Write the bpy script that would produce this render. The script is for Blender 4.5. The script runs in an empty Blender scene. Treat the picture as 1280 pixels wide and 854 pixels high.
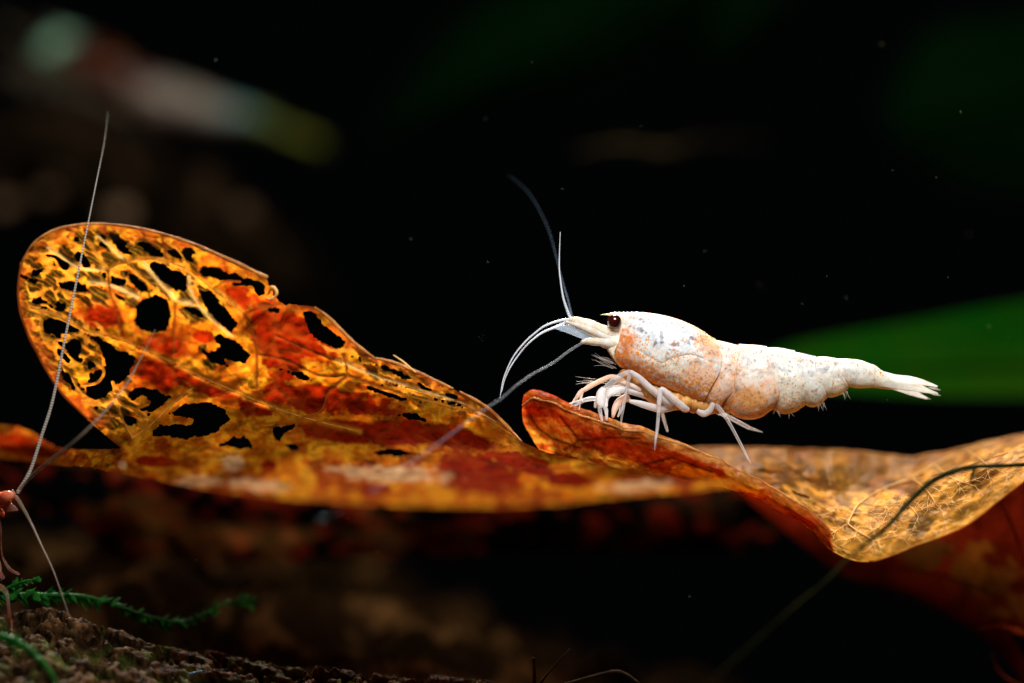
import bpy, math, random
import numpy as np
from mathutils import Vector, Matrix

random.seed(4)
RNG = np.random.default_rng(11)
scene = bpy.context.scene
COL = scene.collection

# ------------------------------------------------------------------ camera, world, lights
# working unit: millimetres in the code, metres in the scene.  One photo pixel is 0.05 mm
# in the plane of focus, 200 mm in front of a 112 mm macro lens.
MM = 0.001
D = 200.0
PX = 0.05

cam_data = bpy.data.cameras.new('camera')
cam_data.sensor_width = 36.0
cam_data.lens = 36.0 * D / (1280 * PX)
cam_data.clip_start = 0.01
cam_data.clip_end = 20.0
cam_data.dof.use_dof = True
cam_data.dof.focus_distance = (D - 0.8) * MM
cam_data.dof.aperture_fstop = 10.5
cam = bpy.data.objects.new('camera', cam_data)
cam.location = (0, -D * MM, 0)
cam.rotation_euler = (math.radians(90), 0, 0)
COL.objects.link(cam)
scene.camera = cam

world = bpy.data.worlds.new('World')
scene.world = world
world.use_nodes = True
world.node_tree.nodes['Background'].inputs[0].default_value = (0.004, 0.005, 0.006, 1)
world.node_tree.nodes['Background'].inputs[1].default_value = 0.15

def area_light(name, loc, target, size, power, color=(1, 1, 1), spread=180):
    d = bpy.data.lights.new(name, 'AREA')
    d.shape = 'RECTANGLE'
    d.size = size[0] * MM; d.size_y = size[1] * MM
    d.spread = math.radians(spread)
    d.energy = power
    d.color = color
    o = bpy.data.objects.new(name, d)
    o.location = Vector(loc) * MM
    v = (Vector(target) - Vector(loc)).normalized()
    o.rotation_euler = v.to_track_quat('-Z', 'Y').to_euler()
    COL.objects.link(o)
    return o

# aquarium lamp above and a little behind the leaves, and a softbox flash above the lens
area_light('aquarium_lamp', (0, 72, 72), (0, 0, -1), (84, 18), 0.0245, (1.0, 0.95, 0.87), 18)
area_light('flash_softbox', (14, -78, 76), (6, 5, 4), (46, 46), 0.076, (1.0, 0.98, 0.96), 112)

scene.view_settings.view_transform = 'Standard'
scene.view_settings.look = 'None'
scene.view_settings.exposure = 0.0
scene.view_settings.gamma = 1.0
scene.view_settings.use_curve_mapping = False
scene.cycles.use_denoising = True
scene.cycles.max_bounces = 10
scene.cycles.transparent_max_bounces = 16
scene.cycles.sample_clamp_indirect = 4.0

# ------------------------------------------------------------------ numeric helpers
def P(a):
    """photo pixel (x, y) and depth in mm behind the plane of focus -> mm in the scene"""
    a = np.asarray(a, float).reshape(-1, 3)
    k = (D + a[:, 2]) / D
    return np.stack([(a[:, 0] - 640) * PX * k, a[:, 2], (427 - a[:, 1]) * PX * k], 1)

def _hash(ix, iy, iz, seed):
    h = (ix * 374761393 + iy * 668265263 + iz * 2147483647 + seed * 974634777) & 0xFFFFFFFF
    h = ((h ^ (h >> 13)) * 1274126177) & 0xFFFFFFFF
    h = h ^ (h >> 16)
    return (h & 0xFFFF) / 65535.0

def vnoise(x, y, z=None, seed=0):
    x = np.asarray(x, float); y = np.asarray(y, float)
    z = np.zeros_like(x) if z is None else np.asarray(z, float)
    ix, iy, iz = (np.floor(q).astype(np.int64) for q in (x, y, z))
    fx, fy, fz = x - ix, y - iy, z - iz
    fx, fy, fz = (q * q * (3 - 2 * q) for q in (fx, fy, fz))
    r = 0
    for dx in (0, 1):
        for dy in (0, 1):
            for dz in (0, 1):
                w = (fx if dx else 1 - fx) * (fy if dy else 1 - fy) * (fz if dz else 1 - fz)
                r = r + w * _hash(ix + dx, iy + dy, iz + dz, seed)
    return r

def fbm(x, y, z=None, oct=4, seed=0):
    r = 0; a = 0.5; t = 0
    for i in range(oct):
        f = 2.03 ** i
        r = r + a * vnoise(np.asarray(x) * f + 7.3 * i, np.asarray(y) * f + 3.1 * i, None if z is None else np.asarray(z) * f, seed + i)
        t += a; a *= 0.5
    return r / t

def sstep(a, b, x):
    t = np.clip((np.asarray(x, float) - a) / (b - a), 0, 1)
    return t * t * (3 - 2 * t)

def cr(pts, n, closed=False):
    """resample a control polyline as a Catmull-Rom spline with n points"""
    p = np.asarray(pts, float)
    m = len(p)
    if m == 2:
        t = np.linspace(0, 1, n)[:, None]
        return p[0] * (1 - t) + p[1] * t
    seg = np.linalg.norm(np.diff(p[:, :2] if p.shape[1] > 2 else p, axis=0), axis=1) + 1e-6
    cum = np.concatenate([[0], np.cumsum(seg)]) / seg.sum()
    tt = np.linspace(0, 1, n)
    i = np.clip(np.searchsorted(cum, tt, side='right') - 1, 0, m - 2)
    u = ((tt - cum[i]) / (cum[i + 1] - cum[i]))[:, None]
    p0 = p[np.maximum(i - 1, 0)]; p1 = p[i]; p2 = p[i + 1]; p3 = p[np.minimum(i + 2, m - 1)]
    return 0.5 * (2 * p1 + (p2 - p0) * u + (2 * p0 - 5 * p1 + 4 * p2 - p3) * u ** 2 + (3 * p1 - p0 - 3 * p2 + p3) * u ** 3)

def interp(xs, pts):
    p = np.asarray(pts, float)
    return np.interp(xs, p[:, 0], p[:, 1])

def smooth_interp(t, vals):
    """values evenly spaced over 0..1, smooth"""
    v = np.asarray(vals, float); m = len(v)
    x = np.clip(np.asarray(t, float), 0, 1) * (m - 1)
    i = np.clip(np.floor(x).astype(int), 0, m - 2); u = x - i
    p0 = v[np.maximum(i - 1, 0)]; p1 = v[i]; p2 = v[i + 1]; p3 = v[np.minimum(i + 2, m - 1)]
    return 0.5 * (2 * p1 + (p2 - p0) * u + (2 * p0 - 5 * p1 + 4 * p2 - p3) * u ** 2 + (3 * p1 - p0 - 3 * p2 + p3) * u ** 3)

def seg_dist(x, y, poly, closed=False):
    p = np.asarray(poly, float)[:, :2]
    d = np.full(np.shape(x), 1e9)
    n = len(p)
    for k in range(n if closed else n - 1):
        a = p[k]; b = p[(k + 1) % n]
        e = b - a; L = e @ e + 1e-12
        t = np.clip(((x - a[0]) * e[0] + (y - a[1]) * e[1]) / L, 0, 1)
        d = np.minimum(d, np.hypot(x - a[0] - t * e[0], y - a[1] - t * e[1]))
    return d

def poly_sdf(x, y, poly):
    """positive inside"""
    p = np.asarray(poly, float); n = len(p)
    ins = np.zeros(np.shape(x), bool)
    for k in range(n):
        a = p[k]; b = p[(k + 1) % n]
        c = (a[1] > y) != (b[1] > y)
        with np.errstate(divide='ignore', invalid='ignore'):
            xi = (b[0] - a[0]) * (y - a[1]) / (b[1] - a[1] + 1e-12) + a[0]
        ins ^= c & (x < xi)
    d = seg_dist(x, y, p, True)
    return np.where(ins, d, -d)

def blob(x, y, cx, cy, rx, ry, deg=0):
    a = math.radians(deg)
    u = (x - cx) * math.cos(a) + (y - cy) * math.sin(a)
    v = -(x - cx) * math.sin(a) + (y - cy) * math.cos(a)
    return 1 - np.sqrt((u / rx) ** 2 + (v / ry) ** 2)      # 1 at centre, 0 at rim

def tps(ctrl):
    c = np.asarray(ctrl, float); n = len(c); q = c[:, :2] / 100
    def ker(r): return np.where(r > 1e-9, r * r * np.log(np.maximum(r, 1e-9)), 0)
    K = ker(np.linalg.norm(q[:, None] - q[None], axis=2)) + np.eye(n) * 0.02
    A = np.zeros((n + 3, n + 3)); A[:n, :n] = K
    A[:n, n] = 1; A[:n, n + 1:] = q; A[n, :n] = 1; A[n + 1:, :n] = q.T
    w = np.linalg.solve(A, np.concatenate([c[:, 2], [0, 0, 0]]))
    def f(x, y):
        x = np.asarray(x, float) / 100; y = np.asarray(y, float) / 100
        r = w[n] + w[n + 1] * x + w[n + 2] * y
        for i in range(n):
            r = r + w[i] * ker(np.hypot(x - q[i, 0], y - q[i, 1]))
        return r
    return f

def worley(x, y, pts):
    """F1, F2 and the index of the nearest of some 2-D points"""
    f1 = np.full(x.shape, 1e9); f2 = np.full(x.shape, 1e9); idx = np.zeros(x.shape, int)
    for i, (a, b) in enumerate(pts):
        d = np.hypot(x - a, y - b)
        nn = d < f1
        f2 = np.where(nn, f1, np.minimum(f2, d))
        f1 = np.where(nn, d, f1); idx = np.where(nn, i, idx)
    return f1, f2, idx

# ------------------------------------------------------------------ object helpers
BASE = {}
def thing(name, label, cat, base, group=None):
    o = bpy.data.objects.new(name, None)
    o.empty_display_size = 0.002
    o.location = Vector(base) * MM
    o['label'] = label; o['category'] = cat
    if group: o['group'] = group
    COL.objects.link(o)
    BASE[o] = np.asarray(base, float)
    return o

def tag(o, label, cat, group=None):
    o['label'] = label; o['category'] = cat
    if group: o['group'] = group
    return o

def mk(name, v, faces, mat, parent=None, col=None, uv=None, smooth=True, extra=None, center=False):
    v = np.asarray(v, float)
    base = np.zeros(3)
    if parent is not None:
        base = BASE[parent]
    elif center:
        base = v.mean(0)
    me = bpy.data.meshes.new(name)
    v = (v - base) * MM
    if isinstance(faces, np.ndarray) and faces.shape[1] == 4:
        nf = len(faces)
        me.vertices.add(len(v)); me.vertices.foreach_set('co', v.ravel())
        me.loops.add(nf * 4); me.loops.foreach_set('vertex_index', faces.ravel().astype(np.int32))
        me.polygons.add(nf)
        me.polygons.foreach_set('loop_start', np.arange(0, nf * 4, 4, dtype=np.int32))
        me.update(calc_edges=True)
    else:
        me.from_pydata([tuple(p) for p in v], [], [tuple(int(i) for i in f) for f in faces])
    me.polygons.foreach_set('use_smooth', [smooth] * len(me.polygons))
    if col is not None:
        c = np.ones((len(v), 4)); c[:, :3] = np.clip(col, 0, 1)
        at = me.color_attributes.new('Col', 'FLOAT_COLOR', 'POINT')
        at.data.foreach_set('color', c.ravel())
    if extra is not None:
        for key, val in extra.items():
            at = me.attributes.new(key, 'FLOAT', 'POINT')
            at.data.foreach_set('value', np.asarray(val, float).ravel())
    if uv is not None:
        lay = me.uv_layers.new(name='UVMap')
        li = np.empty(len(me.loops), np.int32); me.loops.foreach_get('vertex_index', li)
        lay.data.foreach_set('uv', np.asarray(uv, float)[li].ravel())
    me.materials.append(mat)
    me.update()
    o = bpy.data.objects.new(name, me)
    COL.objects.link(o)
    if parent is not None:
        o.parent = parent
    else:
        o.location = Vector(base) * MM
    BASE[o] = base
    return o

def grid_faces(nu, nv, wrap=False):
    i = np.arange(nu - 1)[:, None]; j = np.arange(nv if wrap else nv - 1)[None]
    j2 = (j + 1) % nv
    f = np.stack([i * nv + j, i * nv + j2, (i + 1) * nv + j2, (i + 1) * nv + j], -1)
    return f.reshape(-1, 4)

def tube_geo(pts, rad, sides=8, n=None, wob=0.0, flat=1.0):
    """tapered tube through mm points; rad in mm, per control point"""
    pts = np.asarray(pts, float); rad = np.asarray(rad, float) if np.ndim(rad) else np.full(len(pts), float(rad))
    n = n or max(6, len(pts) * 5)
    q = cr(np.concatenate([pts, rad[:, None]], 1), n)
    p = q[:, :3]; r = np.maximum(q[:, 3], 1e-4)
    if wob: r = r * (1 + wob * (RNG.random(n) - 0.5) * 2)
    t = np.gradient(p, axis=0); t /= np.linalg.norm(t, axis=1)[:, None] + 1e-12
    ref = np.array([0, 1, 0.0]) if abs(t[0, 1]) < 0.9 else np.array([1.0, 0, 0])
    a = ref - t[0] * (ref @ t[0]); a /= np.linalg.norm(a)
    V = []
    th = np.linspace(0, 2 * np.pi, sides, endpoint=False)
    for i in range(n):
        a = a - t[i] * (a @ t[i]); a /= np.linalg.norm(a) + 1e-12
        b = np.cross(t[i], a)
        V.append(p[i] + r[i] * (np.cos(th)[:, None] * a * flat + np.sin(th)[:, None] * b))
    V = np.concatenate(V)
    F = [tuple(f) for f in grid_faces(n, sides, True)]
    F.append(tuple(range(sides))[::-1]); F.append(tuple(range((n - 1) * sides, n * sides)))
    return V, F

def join_geo(parts):
    V = []; F = []; o = 0
    for v, f in parts:
        V.append(v); F += [tuple(np.add(q, o)) for q in f]; o += len(v)
    return np.concatenate(V), F

def tube(name, pts, rad, mat, parent=None, px=True, **k):
    """pts as (px, py, depth) and radii in pixels unless px is False"""
    if px:
        pts = P(pts); rad = np.asarray(rad, float) * PX
    v, f = tube_geo(pts, rad, **k)
    return mk(name, v, f, mat, parent, center=parent is None)

def ellipsoid_geo(c, r, nu=16, nv=24):
    th = np.linspace(0, np.pi, nu); ph = np.linspace(0, 2 * np.pi, nv, endpoint=False)
    T, H = np.meshgrid(th, ph, indexing='ij')
    v = np.stack([c[0] + r[0] * np.sin(T) * np.cos(H), c[1] + r[1] * np.sin(T) * np.sin(H), c[2] + r[2] * np.cos(T)], -1).reshape(-1, 3)
    return v, [tuple(f) for f in grid_faces(nu, nv, True)]

def clip_grid(V, nu, nv, f):
    """keep the part of a grid where f > 0, its edge drawn onto f = 0"""
    f = f.reshape(nu, nv); V = V.reshape(nu, nv, 3).copy(); W = V.copy()
    keep = f > 0
    fk = keep[:-1, :-1] & False
    for a in (keep[:-1, :-1], keep[1:, :-1], keep[:-1, 1:], keep[1:, 1:]): fk = fk | a
    best = np.full((nu, nv), -1.0); tgt = V.copy(); tf = np.ones((nu, nv))
    for di in (-1, 0, 1):
        for dj in (-1, 0, 1):
            if di == dj == 0: continue
            s = np.roll(np.roll(f, -di, 0), -dj, 1); q = np.roll(np.roll(V, -di, 0), -dj, 1)
            ii, jj = np.meshgrid(np.arange(nu) + di, np.arange(nv) + dj, indexing='ij')
            s = np.where((ii < 0) | (ii >= nu) | (jj < 0) | (jj >= nv), -1, s)
            u = s > best
            best = np.where(u, s, best); tgt = np.where(u[..., None], q, tgt)
    mv = (~keep) & (best > 0)
    t = np.where(mv, -f / np.maximum(best - f, 1e-9), 0)[..., None]
    W = V + (tgt - V) * t
    F = grid_faces(nu, nv).reshape(nu - 1, nv - 1, 4)[fk]
    used = np.unique(F); remap = np.full(nu * nv, -1); remap[used] = np.arange(len(used))
    return W.reshape(-1, 3)[used], remap[F], used

# ------------------------------------------------------------------ materials
def new_mat(name):
    m = bpy.data.materials.new(name); m.use_nodes = True
    nt = m.node_tree
    for n in list(nt.nodes): nt.nodes.remove(n)
    out = nt.nodes.new('ShaderNodeOutputMaterial')
    return m, nt, out

def N(nt, t, **k):
    n = nt.nodes.new(t)
    for a, b in k.items(): setattr(n, a, b)
    return n

def setin(n, **k):
    for a, b in k.items():
        n.inputs[a.replace('_', ' ')].default_value = b

def ramp(nt, src, stops):
    r = N(nt, 'ShaderNodeValToRGB')
    while len(r.color_ramp.elements) < len(stops): r.color_ramp.elements.new(0.5)
    for e, (p, c) in zip(r.color_ramp.elements, stops):
        e.position = p; e.color = c if len(c) == 4 else (*c, 1)
    nt.links.new(src, r.inputs[0])
    return r.outputs[0]

def mixc(nt, fac, a, b, mode='MIX'):
    m = N(nt, 'ShaderNodeMix', data_type='RGBA', blend_type=mode)
    for i, s in ((0, fac), (6, a), (7, b)):
        if hasattr(s, 'is_output'): nt.links.new(s, m.inputs[i])
        else: m.inputs[i].default_value = s if i == 0 else (*s, 1)
    return m.outputs[2]

def noise(nt, scale, detail=3, rough=0.55, coord=None, dist=0.0):
    n = N(nt, 'ShaderNodeTexNoise')
    setin(n, Scale=scale, Detail=detail, Roughness=rough, Distortion=dist)
    if coord is not None: nt.links.new(coord, n.inputs['Vector'])
    return n.outputs[0]

def bump(nt, h, strength, dist):
    b = N(nt, 'ShaderNodeBump'); b.inputs['Strength'].default_value = strength; b.inputs['Distance'].default_value = dist
    nt.links.new(h, b.inputs['Height'])
    return b.outputs[0]

def leaf_mat(name, trans=0.6, rough=0.42, grain=900, grain_amt=0.55, net=None, net_col=(0.9, 0.6, 0.25), spec=0.4, gain=1.0, sat=1.0):
    """dead leaf: pigment from the mesh, fibre grain, light soaking through"""
    m, nt, out = new_mat(name)
    co = N(nt, 'ShaderNodeTexCoord').outputs['Object']
    a = N(nt, 'ShaderNodeAttribute', attribute_name='Col').outputs['Color']
    g1 = noise(nt, grain, 5, 0.65, co, 0.6)
    g = ramp(nt, g1, [(0.3, (1 - grain_amt,) * 3), (0.5, (0.92,) * 3), (0.72, (1.25, 1.2, 1.1))])
    c = mixc(nt, 1.0, a, g, 'MULTIPLY')
    h = g1
    if net:
        mp = N(nt, 'ShaderNodeTexNoise'); setin(mp, Scale=net * 0.6, Detail=2.0)
        nt.links.new(co, mp.inputs['Vector'])
        add = N(nt, 'ShaderNodeVectorMath', operation='MULTIPLY_ADD')
        nt.links.new(mp.outputs['Color'], add.inputs[0]); add.inputs[1].default_value = (1.1 / net,) * 3
        nt.links.new(co, add.inputs[2])
        v = N(nt, 'ShaderNodeTexVoronoi', feature='DISTANCE_TO_EDGE'); setin(v, Scale=net)
        nt.links.new(add.outputs[0], v.inputs['Vector'])
        e = ramp(nt, v.outputs['Distance'], [(0.0, (1, 1, 1)), (0.05, (0.6,) * 3), (0.12, (0, 0, 0))])
        nm = N(nt, 'ShaderNodeAttribute', attribute_name='net').outputs['Fac']
        mu = N(nt, 'ShaderNodeMath', operation='MULTIPLY'); nt.links.new(e, mu.inputs[0]); nt.links.new(nm, mu.inputs[1])
        c = mixc(nt, mu.outputs[0], c, net_col)
        ad = N(nt, 'ShaderNodeMath', operation='MULTIPLY_ADD'); nt.links.new(mu.outputs[0], ad.inputs[0]); ad.inputs[1].default_value = 0.7
        nt.links.new(g1, ad.inputs[2]); h = ad.outputs[0]
    hs = N(nt, 'ShaderNodeHueSaturation'); hs.inputs['Saturation'].default_value = sat; hs.inputs['Value'].default_value = gain
    nt.links.new(c, hs.inputs['Color'])
    b = bump(nt, h, 0.7, 0.00018)
    p = N(nt, 'ShaderNodeBsdfPrincipled')
    setin(p, Roughness=rough); p.inputs['Specular IOR Level'].default_value = .5; p.inputs['IOR'].default_value = 1 + .12 * spec
    nt.links.new(c, p.inputs['Base Color']); nt.links.new(b, p.inputs['Normal'])
    t = N(nt, 'ShaderNodeBsdfTranslucent'); nt.links.new(hs.outputs[0], t.inputs['Color']); nt.links.new(b, t.inputs['Normal'])
    mx = N(nt, 'ShaderNodeMixShader'); mx.inputs[0].default_value = trans
    nt.links.new(p.outputs[0], mx.inputs[1]); nt.links.new(t.outputs[0], mx.inputs[2])
    nt.links.new(mx.outputs[0], out.inputs['Surface'])
    return m

def plain(name, c1, c2=None, scale=600, rough=0.5, spec=0.4, trans=0.0, clear=0.0, bumpd=0.0, coat=0.0, sss=0.0):
    m, nt, out = new_mat(name)
    co = N(nt, 'ShaderNodeTexCoord').outputs['Object']
    n = noise(nt, scale, 4, 0.6, co)
    c = ramp(nt, n, [(0.35, c1), (0.65, c2 or tuple(min(1, q * 1.25) for q in c1))])
    p = N(nt, 'ShaderNodeBsdfPrincipled'); setin(p, Roughness=rough)
    p.inputs['IOR'].default_value = 1 + .25 * spec; p.inputs['Coat Weight'].default_value = coat
    nt.links.new(c, p.inputs['Base Color'])
    if sss:
        p.inputs['Subsurface Weight'].default_value = sss
        p.inputs['Subsurface Radius'].default_value = (1, 0.75, 0.5); p.inputs['Subsurface Scale'].default_value = 0.0004
    if bumpd: nt.links.new(bump(nt, n, 0.8, bumpd), p.inputs['Normal'])
    s = p.outputs[0]
    if trans:
        t = N(nt, 'ShaderNodeBsdfTranslucent'); nt.links.new(c, t.inputs['Color'])
        mx = N(nt, 'ShaderNodeMixShader'); mx.inputs[0].default_value = trans
        nt.links.new(s, mx.inputs[1]); nt.links.new(t.outputs[0], mx.inputs[2]); s = mx.outputs[0]
    if clear:
        t = N(nt, 'ShaderNodeBsdfTransparent')
        lw = N(nt, 'ShaderNodeLayerWeight'); lw.inputs['Blend'].default_value = 0.35
        mm = N(nt, 'ShaderNodeMath', operation='MULTIPLY_ADD'); nt.links.new(lw.outputs['Facing'], mm.inputs[0])
        mm.inputs[1].default_value = -clear * 0.9; mm.inputs[2].default_value = clear; mm.use_clamp = True
        mx = N(nt, 'ShaderNodeMixShader'); nt.links.new(mm.outputs[0], mx.inputs[0])
        nt.links.new(s, mx.inputs[1]); nt.links.new(t.outputs[0], mx.inputs[2]); s = mx.outputs[0]
    nt.links.new(s, out.inputs['Surface'])
    return m

def shell_mat(name, dots=(0.78, 0.27, 0.02), dot_amt=1.0, sss=0.6):
    """shrimp shell: pigment from the mesh, small chromatophore dots, waxy depth"""
    m, nt, out = new_mat(name)
    co = N(nt, 'ShaderNodeTexCoord').outputs['Object']
    a = N(nt, 'ShaderNodeAttribute', attribute_name='Col').outputs['Color']
    s = N(nt, 'ShaderNodeAttribute', attribute_name='spk').outputs['Fac']
    wn = N(nt, 'ShaderNodeTexNoise'); setin(wn, Scale=7000.0, Detail=2.0); nt.links.new(co, wn.inputs['Vector'])
    wv = N(nt, 'ShaderNodeVectorMath', operation='MULTIPLY_ADD'); nt.links.new(wn.outputs['Color'], wv.inputs[0])
    wv.inputs[1].default_value = (0.00016,) * 3; nt.links.new(co, wv.inputs[2]); wco = wv.outputs[0]
    mott = ramp(nt, noise(nt, 1500, 4, 0.7, co), [(0.30, (0.66, 0.67, 0.72)), (0.46, (0.95,) * 3), (0.7, (1.06, 1.05, 1.03))])
    c = mixc(nt, 1.0, a, mott, 'MULTIPLY')
    for sc, th, k in ((5600, 0.36, 1.0), (9800, 0.38, 0.85)):
        v = N(nt, 'ShaderNodeTexVoronoi', feature='F1'); setin(v, Scale=sc)
        nt.links.new(wco, v.inputs['Vector'])
        sep = N(nt, 'ShaderNodeSeparateColor'); nt.links.new(v.outputs['Color'], sep.inputs[0])
        # each cell has a dot of its own size; many have none
        mz = N(nt, 'ShaderNodeMath', operation='MULTIPLY'); nt.links.new(sep.outputs[0], mz.inputs[0]); nt.links.new(s, mz.inputs[1])
        ms = N(nt, 'ShaderNodeMath', operation='MULTIPLY_ADD'); nt.links.new(mz.outputs[0], ms.inputs[0]); ms.inputs[1].default_value = th * 2.3; ms.inputs[2].default_value = -0.03
        df = N(nt, 'ShaderNodeMath', operation='SUBTRACT'); nt.links.new(ms.outputs[0], df.inputs[0]); nt.links.new(v.outputs['Distance'], df.inputs[1])
        f = N(nt, 'ShaderNodeMath', operation='MULTIPLY', use_clamp=True); nt.links.new(df.outputs[0], f.inputs[0]); f.inputs[1].default_value = 11 * k * dot_amt
        c = mixc(nt, f.outputs[0], c, dots)
    p = N(nt, 'ShaderNodeBsdfPrincipled')
    setin(p, Roughness=0.27); p.inputs['IOR'].default_value = 1.34
    p.inputs['Coat Weight'].default_value = 0.0
    nt.links.new(c, p.inputs['Base Color'])
    p.inputs['Subsurface Weight'].default_value = sss
    p.inputs['Subsurface Radius'].default_value = (1.0, 0.5, 0.25); p.inputs['Subsurface Scale'].default_value = 0.00018
    nt.links.new(bump(nt, noise(nt, 2600, 3, 0.6, co), 0.35, 0.00008), p.inputs['Normal'])
    nt.links.new(p.outputs[0], out.inputs['Surface'])
    return m

def wood_mat():
    m, nt, out = new_mat('driftwood')
    co = N(nt, 'ShaderNodeTexCoord').outputs['Object']
    a = N(nt, 'ShaderNodeAttribute', attribute_name='Col').outputs['Color']
    n = noise(nt, 1400, 5, 0.7, co)
    c = mixc(nt, 1.0, a, ramp(nt, n, [(0.3, (0.35, 0.33, 0.3)), (0.55, (0.9,) * 3), (0.75, (1.5, 1.45, 1.35))]), 'MULTIPLY')
    p = N(nt, 'ShaderNodeBsdfPrincipled'); setin(p, Roughness=0.5); p.inputs['IOR'].default_value = 1.07
    nt.links.new(c, p.inputs['Base Color']); nt.links.new(bump(nt, n, 0.9, 0.0003), p.inputs['Normal'])
    nt.links.new(p.outputs[0], out.inputs['Surface'])
    return m

def banded(name, c1, c2, freq, clear=0.25):
    """a feeler: fine pale rings along it"""
    m, nt, out = new_mat(name)
    co = N(nt, 'ShaderNodeTexCoord').outputs['Object']
    w = N(nt, 'ShaderNodeTexWave', wave_type='BANDS', bands_direction='Z'); setin(w, Scale=freq, Distortion=0.6)
    nt.links.new(co, w.inputs['Vector'])
    c = ramp(nt, w.outputs['Color'], [(0.25, c1), (0.75, c2)])
    p = N(nt, 'ShaderNodeBsdfPrincipled'); setin(p, Roughness=0.3)
    nt.links.new(c, p.inputs['Base Color'])
    t = N(nt, 'ShaderNodeBsdfTransparent'); mx = N(nt, 'ShaderNodeMixShader'); mx.inputs[0].default_value = clear
    nt.links.new(p.outputs[0], mx.inputs[1]); nt.links.new(t.outputs[0], mx.inputs[2])
    nt.links.new(mx.outputs[0], out.inputs['Surface'])
    return m

M_LEAF = leaf_mat('skeleton_leaf', trans=0.74, grain=700, grain_amt=0.8, gain=1.0, spec=0.12, rough=.55, net=430, net_col=(0.30, 0.045, 0.004))
M_GOLD = leaf_mat('golden_leaf', trans=0.20, grain=900, grain_amt=0.5, net=1150, net_col=(0.88, 0.50, 0.13), rough=0.38, spec=0.35)
M_ROLL = leaf_mat('rolled_leaf', trans=0.62, grain=650, grain_amt=0.65, net=800, net_col=(0.16, 0.025, 0.004), rough=0.4)
M_DARK = leaf_mat('dark_leaf', trans=0.5, grain=350, grain_amt=0.6, rough=0.5)
M_VEIN_L = plain('pale_vein', (0.80, 0.46, 0.13), (0.95, 0.68, 0.30), 900, 0.45, trans=0.35)
M_VEIN_O = plain('amber_vein', (0.55, 0.20, 0.02), (0.75, 0.34, 0.05), 700, 0.5, trans=0.5)
M_VEIN_D = plain('brown_vein', (0.22, 0.045, 0.006), (0.40, 0.10, 0.012), 700, 0.5, trans=0.4)
M_RIM = plain('leaf_rim', (0.30, 0.08, 0.012), (0.72, 0.36, 0.11), 700, 0.5, trans=0.3, bumpd=0.0002)
M_SHELL = shell_mat('white_shell')
M_SHELL_RED = shell_mat('red_shell', (0.5, 0.02, 0.01), 0.6, 0.2)
M_SHELL_BAND = shell_mat('banded_shell', (0.3, 0.1, 0.03), 0.3, 0.1)
M_LIMB = plain('limb', (0.84, 0.83, 0.84), (0.96, 0.95, 0.94), 2500, 0.25, 1.2, trans=0.35, clear=0.36)
M_LIMB_C = plain('clear_limb', (0.74, 0.72, 0.72), (0.92, 0.89, 0.87), 2500, 0.2, 1.2, trans=0.25, clear=0.74)
M_LIMB_O = plain('peach_limb', (0.85, 0.55, 0.36), (0.92, 0.80, 0.70), 1500, 0.35, 0.5, trans=0.25, clear=0.12)
M_FEEL = banded('feeler', (0.62, 0.70, 0.78), (0.88, 0.92, 0.96), 3000, 0.3)
M_FEEL_B = banded('blue_feeler', (0.26, 0.38, 0.52), (0.36, 0.48, 0.62), 1200, 0.88)
M_FEEL_R = banded('brown_feeler', (0.28, 0.23, 0.18), (0.66, 0.62, 0.56), 1900, 0.4)
M_FEEL_G = banded('grey_feeler', (0.30, 0.33, 0.38), (0.42, 0.44, 0.48), 1500, 0.80)
M_FEEL_D = banded('dark_feeler', (0.20, 0.14, 0.09), (0.36, 0.27, 0.19), 2600, 0.5)
M_EYE = plain('eye', (0.016, 0.002, 0.002), (0.04, 0.004, 0.003), 1500, 0.08, 1.6, coat=0.5)
M_STALK = plain('eye_stalk', (0.78, 0.55, 0.36), (0.88, 0.74, 0.58), 1800, 0.35, sss=0.3)
M_SCALE = plain('antennal_scale', (0.40, 0.55, 0.72), (0.66, 0.76, 0.88), 1800, 0.3, 0.5, trans=0.4, clear=0.88)
M_PED = plain('peduncle', (0.74, 0.60, 0.38), (0.84, 0.83, 0.80), 2600, 0.35, 0.4, trans=0.2, clear=0.1)
M_TAIL = plain('tail_blade', (0.74, 0.70, 0.60), (0.84, 0.83, 0.80), 2600, 0.3, 0.6, trans=0.4, clear=0.4)
M_HAIR = plain('seta', (0.60, 0.55, 0.48), (0.8, 0.75, 0.7), 900, 0.4, trans=0.3, clear=0.4)
M_WOOD = wood_mat()
M_MOSS = plain('moss', (0.005, 0.05, 0.008), (0.018, 0.13, 0.016), 500, 0.4, 0.5, trans=0.35)
M_STEM = plain('stem', (0.010, 0.011, 0.003), (0.024, 0.023, 0.006), 900, 0.5, 0.12)
M_TWIG = plain('twig', (0.018, 0.013, 0.006), (0.05, 0.034, 0.012), 700, 0.6)
M_GREEN = plain('green_blade', (0.001, 0.095, 0.003), (0.026, 0.095, 0.002), 70, 0.6, 0.2, trans=0.45)
M_GREEN_D = plain('dark_green_blade', (0.001, 0.012, 0.002), (0.003, 0.02, 0.003), 60, 0.6, 0.1, trans=0.3)
M_RED = plain('red_flesh', (0.48, 0.05, 0.015), (0.70, 0.22, 0.10), 1200, 0.3, 0.5, clear=0.25, sss=0.2)
M_SPECK = plain('speck', (0.5, 0.45, 0.2), (0.7, 0.65, 0.5), 200, 0.6)
M_REDSTEM = plain('red_stem', (.09, .008, .002), (.16, .02, .004), 500, .5, .3)
M_BLUE = plain('blue_film', (0.02, 0.14, 0.28), (0.06, 0.34, 0.55), 700, 0.25, 0.7)

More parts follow.
